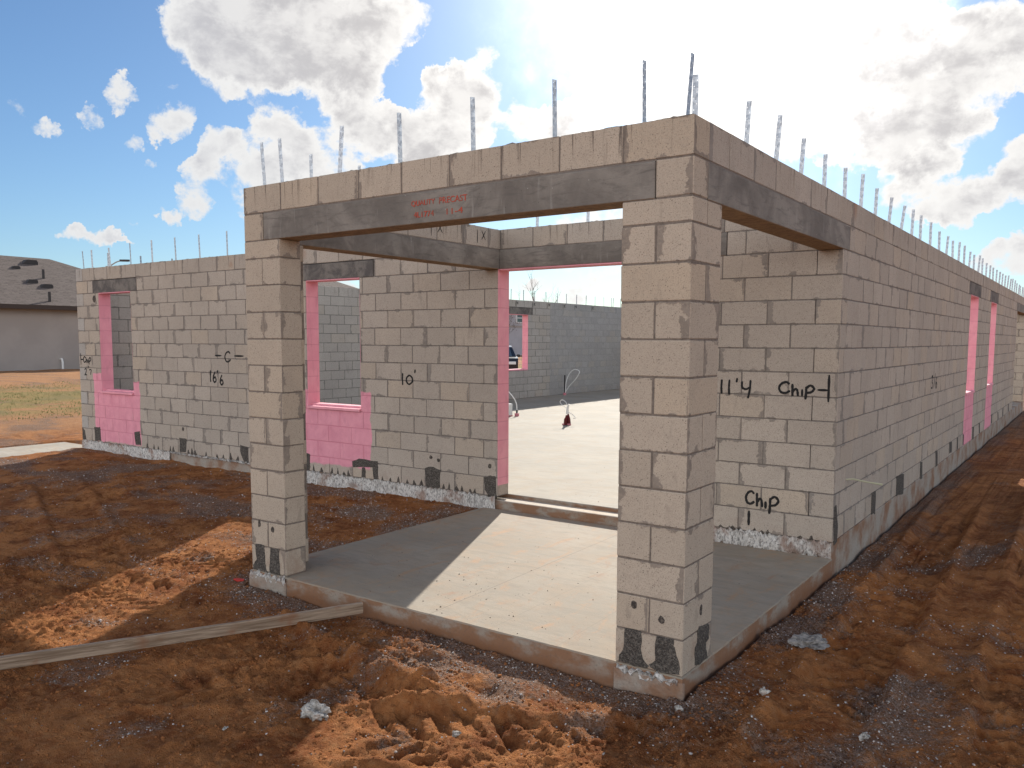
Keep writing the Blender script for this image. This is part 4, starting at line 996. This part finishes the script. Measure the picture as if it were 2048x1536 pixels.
# timber
M_wood, t, b = mat('weathered_timber', .85)
P = t.new('ShaderNodeTexCoord').outputs['Object']
g = t.noise(t.scale(P, (1, 22, 22)), 2.2, 5, .7, .4)
c = t.mix(t.ss(g, .35, .66), (.17, .115, .075), (.36, .27, .195)); c = t.mix(t.ss(t.noise(P, 5, 3), .52, .72, 0., .75), c, (.22, .09, .04))
t.put(b.inputs['Base Color'], c); t.put(b.inputs['Normal'], t.bump(g, .006))
def board(name, p0, p1, z0, z1, w_, h_, label):
    p0, p1 = Vector((*p0, z0)), Vector((*p1, z1)); d = p1 - p0
    mb = MB(); n = 24; vs = []
    for i in range(n + 1):
        f = i / n; x = d.length * f; dy = .012 * math.sin(f * 5) ; dz = -.010 * math.sin(f * 3.1)
        cc = .003
        for yy, z_ in ((-w_/2+cc, 0), (w_/2-cc, 0), (w_/2, cc), (w_/2, h_-cc), (w_/2-cc, h_), (-w_/2+cc, h_), (-w_/2, h_-cc), (-w_/2, cc)):
            vs.append((x, yy + dy, z_ + dz))
    fs = [(i*8+k, i*8+(k+1) % 8, (i+1)*8+(k+1) % 8, (i+1)*8+k) for i in range(n) for k in range(8)] + [tuple(range(8))[::-1], tuple(range(n*8, n*8+8))]
    o = mb.add(vs, fs).build(name, M_wood, None, label=label, category='board')
    o.location = p0; o.rotation_euler = (0, -math.asin(d.z / d.length), math.atan2(d.y, d.x)); return o
board('timber_board', (-3.83, -2.85), (-2.38, -.055), -.112, -.090, .038, .075, 'long weathered timber board lying on the sand with its end against the porch slab')

# concrete path at the far left
M_pad = slab_material('path_concrete', (.36, .33, .28), .7)
o = MB().box(-13.46, -12.24, -3.15, 3.42, -.3, -.035, .006).build('path', M_pad, None, kind='structure')
M_form, _, _ = mat('form_board', .9, (.25, .115, .05))

# pipes standing in the floor slab
M_pvc, _, _ = mat('white_pipe', .45, (.72, .72, .70)); M_blk, _, _ = mat('black_sleeve', .5, (.02, .02, .022)); M_pr, _, _ = mat('red_tape', .7, (.11, .012, .014)); M_pp, _, _ = mat('pink_primer', .6, (.55, .20, .24))
def arc(pts, n=6): return smooth(pts, n)
t_ = thing('pipe_bundle', 'low bundle of water pipes wrapped in dark red plastic standing in the sunlit floor', 'pipes', (-6.87, 10.14, H0))
q = (-6.87, 10.14, H0)
mb = MB()
for a, r0, r1, hh_ in ((0, .05, .02, .22), (1.6, .045, .02, .18), (3.1, .05, .02, .14), (4.6, .045, .02, .2)):
    mb.tube([(q[0] + math.cos(a) * r0, q[1] + math.sin(a) * r0, H0 + .0), (q[0] + math.cos(a) * (r0 * .8), q[1] + math.sin(a) * r0 * .8, H0 + .12), (q[0] + math.cos(a) * r1, q[1] + math.sin(a) * r1, H0 + hh_)], [.034, .03, .018], 7)
mb.build('red_wrap', M_pr, t_, q)
mb = MB().tube([(q[0] - .09, q[1] - .02, H0 + .01), (q[0] + .09, q[1] - .02, H0 + .01)], .026, 6); mb.build('pipe_collar', M_pp, t_, q)
mb = MB(); mb.tube([(q[0], q[1], H0 + .22), (q[0] + .01, q[1], H0 + .36), (q[0] + .04, q[1], H0 + .42)], [.03, .02, .012], 6)
mb.tube(arc([(q[0], q[1], H0 + .33), (q[0] - .08, q[1], H0 + .37), (q[0] - .17, q[1], H0 + .45), (q[0] - .12, q[1], H0 + .5), (q[0] - .02, q[1], H0 + .44), (q[0], q[1], H0 + .3)]), .006, 5)
mb.tube(arc([(q[0] + .02, q[1], H0 + .26), (q[0] + .12, q[1], H0 + .22), (q[0] + .19, q[1], H0 + .15), (q[0] + .14, q[1], H0 + .14)]), .007, 5)
mb.build('water_line', M_pvc, t_, q)
def stub(x, y, label, rod, loop, box=False):
    q = (x, y, H0); t_ = thing('pipe_stub', label, 'pipes', q)
    MB().tube([(x, y, H0), (x, y, H0 + rod)], .022, 7).build('sleeve', M_blk, t_, q)
    MB().tube([(x, y, H0), (x, y, H0 + .07)], .05, 8).build('pipe_collar', M_pp, t_, q)
    MB().tube(arc(loop, 7), .0125, 6).build('water_line', M_pvc, t_, q)
    return t_
x, y = -11.72, 18.0
stub(x, y, 'thin dark conduit with a white tube looped above it standing by the shaded wall', .62, [(x + .02, y, H0 + .05), (x + .05, y, H0 + .4), (x + .16, y, H0 + .66), (x + .34, y, H0 + .8), (x + .52, y, H0 + .74), (x + .40, y, H0 + .52), (x + .18, y, H0 + .3), (x + .03, y, H0 + .1)])
x, y = -8.78, 11.13
stub(x, y, 'white tube bent in a tall arc over a pipe stub just inside the doorway', .14, [(x, y, H0 + .1), (x - .02, y, H0 + .3), (x - .14, y - .05, H0 + .5), (x - .36, y - .1, H0 + .66), (x - .7, y - .1, H0 + .66), (x - .8, y - .1, H0 + .1)])
q = (-8.93, 11.05, H0); t_ = thing('electric_box', 'small white box standing on the floor just inside the doorway', 'box', q)
MB().box(-9.0, -8.86, 10.98, 11.08, H0 + .02, H0 + .28, .008).build('housing', M_pvc, t_, q); MB().box(-9.01, -8.85, 10.97, 11.09, H0, H0 + .02).build('foot', M_pp, t_, q)

# ------------------------------------------------------------------ neighbours
def stucco(name, colr):
    mt, t, b = mat(name, .9, spec=.15); P = t.new('ShaderNodeTexCoord').outputs['Object']
    c = t.mix(t.ss(t.noise(P, .6, 4, .6), .35, .65), colr, tuple(q * .88 for q in colr)); t.put(b.inputs['Base Color'], c)
    t.put(b.inputs['Normal'], t.bump(t.noise(P, 25, 4, .7), .01, .5)); return mt
M_st1 = stucco('stucco_beige', (.36, .325, .30)); M_st2 = stucco('stucco_pale', (.42, .41, .44))
M_shg, t, b = mat('shingles', .92, spec=.1)
P = t.new('ShaderNodeTexCoord').outputs['Object']; X, Y, Z = t.sep(P)
br = t.new('ShaderNodeTexBrick'); t.put(br.inputs['Vector'], t.comb(Y, t.math('MULTIPLY', Z, 2.6), 0.)); br.inputs['Scale'].default_value = 1.
br.offset = .37; br.inputs['Brick Width'].default_value = .32; br.inputs['Row Height'].default_value = .13; br.inputs['Mortar Size'].default_value = .012
br.inputs['Color1'].default_value = (.105, .085, .075, 1); br.inputs['Color2'].default_value = (.17, .14, .125, 1); br.inputs['Mortar'].default_value = (.05, .042, .04, 1)
c = t.mix(t.ss(t.noise(t.scale(P, (1, 1.2, 4)), 3, 5, .75), .35, .65), br.outputs[0], (.14, .115, .105)); t.put(b.inputs['Base Color'], c)
t.put(b.inputs['Normal'], t.bump(br.outputs[1], -.01, .8))
M_fas, _, _ = mat('dark_fascia', .7, (.055, .04, .034)); M_vent, _, _ = mat('dark_vent', .7, (.045, .042, .042)); M_glass, _, _ = mat('window_glass', .08, (.05, .07, .09), spec=.8); M_frame, _, _ = mat('white_frame', .6, (.7, .7, .7))
def house(name, label, x1, x0, y0, y1, zb, ze, zr, mw, vents=(), hip=None, windows=(), band=None, pipes=()):
    """wall faces +x at x1; hip roof with its ridge along y"""
    o = thing(name, label, 'house', (x1, (y0+y1)/2, zb)); off = (x1, (y0+y1)/2, zb)
    mb = MB(); mb.box(x0, x1, y0, y1, zb - .6, ze); mb.build('wall', mw, o, off)
    e = .5; hw = (x1 - x0) / 2 + e; hip = hip or hw; xm = (x0 + x1) / 2
    a = [(x0-e, y0-e, ze), (x1+e, y0-e, ze), (x1+e, y1+e, ze), (x0-e, y1+e, ze)]
    r0, r1 = (xm, y0 - e + hip, zr), (xm, y1 + e - hip, zr)
    lo = [(p[0], p[1], ze - .05) for p in a]
    rf = MB().add(a + [r0, r1] + lo, [(0, 1, 4), (1, 2, 5, 4), (2, 3, 5), (3, 0, 4, 5), (6, 7, 1, 0), (7, 8, 2, 1), (8, 9, 3, 2), (9, 6, 0, 3), (6, 9, 8, 7)])
    rf = rf.build('roof', M_shg, o, off)
    fs = MB(); t2 = .03
    fs.box(x1+e, x1+e+t2, y0-e-t2, y1+e+t2, ze-.17, ze+.02); fs.box(x0-e-t2, x0-e, y0-e-t2, y1+e+t2, ze-.17, ze+.02)
    fs.box(x0-e, x1+e, y0-e-t2, y0-e, ze-.17, ze+.018); fs.box(x0-e, x1+e, y1+e, y1+e+t2, ze-.17, ze+.018); fs.box(x0-e, x1+e, y0-e, y1+e, ze-.16, ze-.052)
    fs.build('fascia', M_fas, o, off)
    sl = (zr - ze) / hw
    def rz(x): return ze + (x1 + e - x) * sl
    for vx, vy, s in vents:
        v = MB(); zc = rz(vx); v.prism([(vy - .62*s, zc - .1), (vy - .2*s, zc + .24*s), (vy + .5*s, zc + .24*s), (vy + .6*s, zc + .1*s), (vy + .6*s, zc - .1)], 0, vx - .3*s, vx + .3*s)
        v.build('roof_vent', M_vent, o, off)
    for vx, vy in pipes:
        MB().tube([(vx, vy, rz(vx) - .1), (vx, vy, rz(vx) + .42)], .06, 8).build('vent_pipe', M_vent, o, off)
    for wy0, wy1, wz0, wz1 in windows:
        f = MB(); q = .07
        f.box(x1, x1+.06, wy0, wy1, wz1-q, wz1); f.box(x1, x1+.06, wy0, wy1, wz0, wz0+q); f.box(x1, x1+.06, wy0, wy0+q, wz0+q, wz1-q); f.box(x1, x1+.06, wy1-q, wy1, wz0+q, wz1-q); f.box(x1, x1+.055, wy0+q, wy1-q, (wz0+wz1)/2-.03, (wz0+wz1)/2+.03)
        f = f.build('window', M_frame, o, off); MB().box(x1+.004, x1+.02, wy0+q, wy1-q, wz0+q, wz1-q).build('pane', M_glass, f, off)
    if band: MB().box(x1, x1 + .05, y0, y1, band - .14, band).build('band', M_fas if False else M_st1, o, off)
    return o
house('neighbour_house', 'single storey beige stucco house with a dark shingled hip roof at the far left', -36, -47, -8, 22.5, .35, 3.28, 5.85, M_st1,
      vents=((-40.7, 15.6, .62), (-39.9, 14.6, .36), (-38.2, 14.5, .46), (-37.7, 14.9, .5)), pipes=((-38.75, 15.35), (-36.0, 14.25)))
house('neighbour_house', 'dark hipped roof rising behind the block wall, seen through the middle window opening', -36, -47, 26.5, 41.5, .4, 3.3, 5.95, M_st1)
house('neighbour_house', 'two storey pale lavender stucco house seen through the window opening in the back', -36, -46, 46, 60, .5, 4.95, 5.25, M_st2, windows=((50.4, 51.3, 3.2, 4.0), (55, 56, 3.2, 4.3)), band=3.0)
# utilities at the foot of the beige house
o = thing('hose_tap', 'small white outdoor tap at the foot of the beige house wall', 'tap', (-35.98, 14.6, .45))
MB().tube([(-35.99, 14.6, .95), (-35.85, 14.6, .95), (-35.8, 14.6, .8), (-35.8, 14.6, .4)], .045, 7).build('pipe', M_pvc, o, (-35.98, 14.6, .45))
M_yel, _, _ = mat('yellow_paint', .6, (.45, .30, .05))
MB().box(-35.97, -35.75, 15.7, 16.0, .72, 1.05, .03).build('meter_box', M_yel, None, label='yellowish meter box on the beige house wall near its base', category='box')
# street lamp
M_pole, _, _ = mat('lamp_pole', .6, (.33, .34, .33), metal=.3)
o = thing('street_lamp', 'distant street lamp with a curved arm rising behind the left end of the wall', 'street lamp', (-56.76, 28.5, .3))
off = (-56.76, 28.5, .3); px, py = off[0], off[1]
MB().tube([(px, py, .2), (px, py, 4), (px, py, 7.1)], [.12, .10, .08], 8).build('pole', M_pole, o, off)
MB().tube(arc([(px, py, 6.9), (px + .25, py + .2, 7.15), (px + .6, py + .45, 7.4), (px + .95, py + .7, 7.5)]), .045, 6).build('arm', M_pole, o, off)
MB().prism([(px + .85, py + .5), (px + 1.25, py + .8), (px + 1.35, py + 1.0), (px + 1.1, py + 1.0), (px + .8, py + .7)], 2, 7.42, 7.56).build('lamp_head', M_vent, o, off)
# bare tree and scrub
M_bark, _, _ = mat('bark', .9, (.10, .075, .055)); M_leaf, t, b = mat('dry_leaves', .8, (.16, .12, .045))
def branch(mb, p, d, ln, r, dep, rr, tips):
    n = 4; pts = [p]; q = p.copy(); dd = d.copy()
    for i in range(n):
        dd = (dd + Vector((rr.uniform(-.22, .22), rr.uniform(-.22, .22), rr.uniform(-.08, .16)))).normalized(); q = q + dd * ln / n; pts.append(q.copy())
    mb.tube(pts, [r * (1 - .5 * i / n) for i in range(n + 1)], 5)
    if dep == 0: tips.append(q); return
    for k in range(rr.choice((2, 3, 3))):
        st = pts[rr.choice((2, 3, 4))]; nd = (dd + Vector((rr.uniform(-.9, .9), rr.uniform(-.9, .9), rr.uniform(-.1, .6)))).normalized()
        branch(mb, st, nd, ln * rr.uniform(.55, .8), r * .5, dep - 1, rr, tips)
def tree(name, label, x, y, z, h, r, dep, seed, leaves=0):
    rr = random.Random(seed); o = thing(name, label, 'tree', (x, y, z)); mb = MB(); tips = []
    MB().tube([(x, y, z - .1), (x + .05, y, z + h * .25), (x, y, z + h * .46)], [r, r * .8, r * .6], 7).build('trunk', M_bark, o, (x, y, z))
    for k in range(4): branch(mb, Vector((x, y, z + h * rr.uniform(.35, .46))), Vector((rr.uniform(-.8, .8), rr.uniform(-.8, .8), rr.uniform(.5, 1.2))).normalized(), h * .25, r * .45, dep, rr, tips)
    branch(mb, Vector((x, y, z + h * .45)), Vector((.05, 0, 1)), h * .28, r * .55, dep, rr, tips)
    if leaves:
        for tp in tips:
            for k in range(leaves):
                c0 = tp + Vector((rr.gauss(0, .12), rr.gauss(0, .12), rr.gauss(0, .12))); a = Vector((rr.uniform(-1, 1), rr.uniform(-1, 1), rr.uniform(-1, 1))).normalized() * .05; b_ = a.orthogonal().normalized() * .025
                mb.add([c0 - a, c0 + b_, c0 + a, c0 - b_], [(0, 1, 2, 3)])
    mb.build('crown', M_bark, o, (x, y, z)); return o
tree('bare_tree', 'leafless young tree standing beyond the house wall under the sky', -31.4, 46.6, .5, 5.6, .08, 3, 5, 0)
tree('bare_shrub', 'thin twiggy bush beyond the wall, left of the leafless tree', -33.6, 45.5, .5, 3.3, .035, 3, 8, 1)
tree('bare_shrub', 'thin twiggy bush beyond the wall, right of the leafless tree', -29.9, 47.2, .5, 3.35, .035, 3, 9, 1)
# parked car, roughly 4.6 m long, body and cabin as lofted sections
M_car, _, _ = mat('dark_car_paint', .25, (.012, .014, .02), spec=.6); M_tyre, _, _ = mat('tyre', .8, (.02, .02, .02)); M_rim, _, _ = mat('rim', .35, (.4, .4, .42), metal=.8); M_lamp, _, _ = mat('tail_lamp', .3, (.4, .02, .02)); M_roof, _, _ = mat('sunlit_car_roof', .3, (.03, .03, .035), spec=.9)
CX, CY, CZ = -20.6, 26.6, .08
car = thing('parked_car', 'dark car parked beyond the back window opening', 'car', (CX, CY, CZ)); offc = (0, 0, 0)
def cm(name, mb, mt, par=car): return mb.build(name, mt, par, offc)
prof = [(-2.3,.45),(-2.32,.75),(-2.2,.98),(-1.3,1.02),(2.2,.98),(2.32,.85),(2.3,.4),(1.9,.28),(-1.9,.28)]
mb = MB(); secs = [(-.92, .94), (-.98, 1.0), (.98, 1.0), (.92, .94)]; n = len(prof)
vs = [(x_, a * k, .28 + (z_ - .28) * k) for a, k in ((-.90, .96), (-.97, 1.), (.97, 1.), (.90, .96)) for x_, z_ in [(p[0] * (1 if k == 1 else .985), p[1]) for p in prof]]
mb.add([(a, b_, c_) for a, b_, c_ in vs], [tuple(range(n))[::-1], tuple(range(3*n, 4*n))] + [(s_*n+i, s_*n+(i+1) % n, (s_+1)*n+(i+1) % n, (s_+1)*n+i) for s_ in range(3) for i in range(n)])
cm('body', mb, M_car)
cab = [(-1.25,1.0),(-.55,1.45),(-.2,1.50),(1.2,1.50),(1.75,1.40),(2.15,1.0)]; n = len(cab)
def cabin(w0, w1, shr): return [(p[0], sg * (w0 + (w1 - w0) * (p[1] - 1.) / .5), p[1]) for sg in (-1, 1) for p in cab]
mb = MB(); mb.add(cabin(.90, .68, 0), [tuple(range(n))[::-1], tuple(range(n, 2*n))] + [(i, (i+1) % n, (i+1) % n + n, i + n) for i in range(n)]); cm('cabin', mb, M_car)
for sg in (-1, 1):
    for poly in ([(-1.0,1.04),(-.5,1.38),(.35,1.42),(.35,1.04)], [(.43,1.04),(.43,1.42),(1.15,1.42),(1.6,1.34),(1.85,1.04)]):
        mb = MB(); y_ = lambda z_: sg * (.90 + (.68 - .90) * (z_ - 1.) / .5 + .006)
        m_ = len(poly); mb.add([(a, y_(b_), b_) for a, b_ in poly] + [(a, y_(b_) - sg * .01, b_) for a, b_ in poly], [tuple(range(m_)), tuple(range(m_, 2*m_))[::-1]] + [(i, (i+1) % m_, (i+1) % m_ + m_, i + m_) for i in range(m_)]); cm('side_window', mb, M_glass)
    mb = MB(); mb.box(-.9, -.7, sg * 1.0 - .07, sg * 1.0 + .07, 1.0, 1.13, .02); cm('mirror', mb, M_car)
    mb = MB(); mb.box(2.26, 2.34, sg * .75 - .15, sg * .75 + .15, .78, .92, .01); cm('tail_light', mb, M_lamp)
    mb = MB(); mb.box(-2.34, -2.24, sg * .7 - .18, sg * .7 + .18, .72, .84, .01); cm('headlight', mb, M_frame)
    for wx in (-1.4, 1.4):
        wt_ = link('wheel', None, car)
        mb = MB(); mb.tube([(wx, sg * .78, .33), (wx, sg * .96, .33)], .33, 18); mb.build('tyre', M_tyre, wt_)
        mb = MB(); mb.tube([(wx, sg * .95, .33), (wx, sg * .972, .33)], .2, 14); mb.build('rim', M_rim, wt_)
for a_, b_ in (((-1.22, 1.03), (-.58, 1.43)), ((1.78, 1.38), (2.12, 1.03))):
    s0 = 1 if a_[0] < 0 else 1
    mb = MB(); w0, w1 = .82 - .2 * (a_[1] - 1) * 2 * .5, .82 - .2 * (b_[1] - 1)
    dx = -.012 if a_[0] < 0 else .012
    mb.add([(a_[0]+dx, -w0+.1, a_[1]+.01), (a_[0]+dx, w0-.1, a_[1]+.01), (b_[0]+dx, w1-.14, b_[1]+.01), (b_[0]+dx, -w1+.14, b_[1]+.01)] , [(0, 1, 2, 3)]); cm('windscreen', mb, M_glass)
car.rotation_euler = (0, 0, RAD(125))
MB().box(-22.3, -21.4, 33.4, 34.3, .3, 1.55, .03).build('utility_cabinet', M_frame, None, label='pale utility cabinet beyond the dark car', category='cabinet')

# thin grass in the distance: real blades, too many to count
rg = np.random.default_rng(12); n = 16000
gx_ = rg.uniform(-26.5, -17.3, n); gy_ = rg.uniform(1.5, 14, n)
kp = perlin(gx_ * .6, gy_ * .6, 401) + .9 * (rg.random(n) - .5) > -.05; gx_, gy_ = gx_[kp], gy_[kp]; n = len(gx_)
gz_ = height(gx_, gy_); a = rg.uniform(0, 6.28, n); h_ = rg.uniform(.02, .06, n); w_ = .009
V = np.stack([np.stack([gx_ - np.cos(a) * w_, gy_ - np.sin(a) * w_, gz_ - .01], 1), np.stack([gx_ + np.cos(a) * w_, gy_ + np.sin(a) * w_, gz_ - .01], 1), np.stack([gx_ + rg.normal(0, .03, n), gy_ + rg.normal(0, .03, n), gz_ + h_], 1)], 1).reshape(-1, 3)
me = bpy.data.meshes.new('grass'); me.from_pydata(V.tolist(), [], [(i*3, i*3+1, i*3+2) for i in range(n)])
M_grass, t, b = mat('grass_blade', .8); P = t.new('ShaderNodeTexCoord').outputs['Object']
t.put(b.inputs['Base Color'], t.mix(t.noise(P, 1.5, 3), (.13, .16, .045), (.30, .28, .11))); me.materials.append(M_grass)
link('grass', me, kind='stuff', label='thin strip of green grass on the sand in front of the beige house', category='grass')
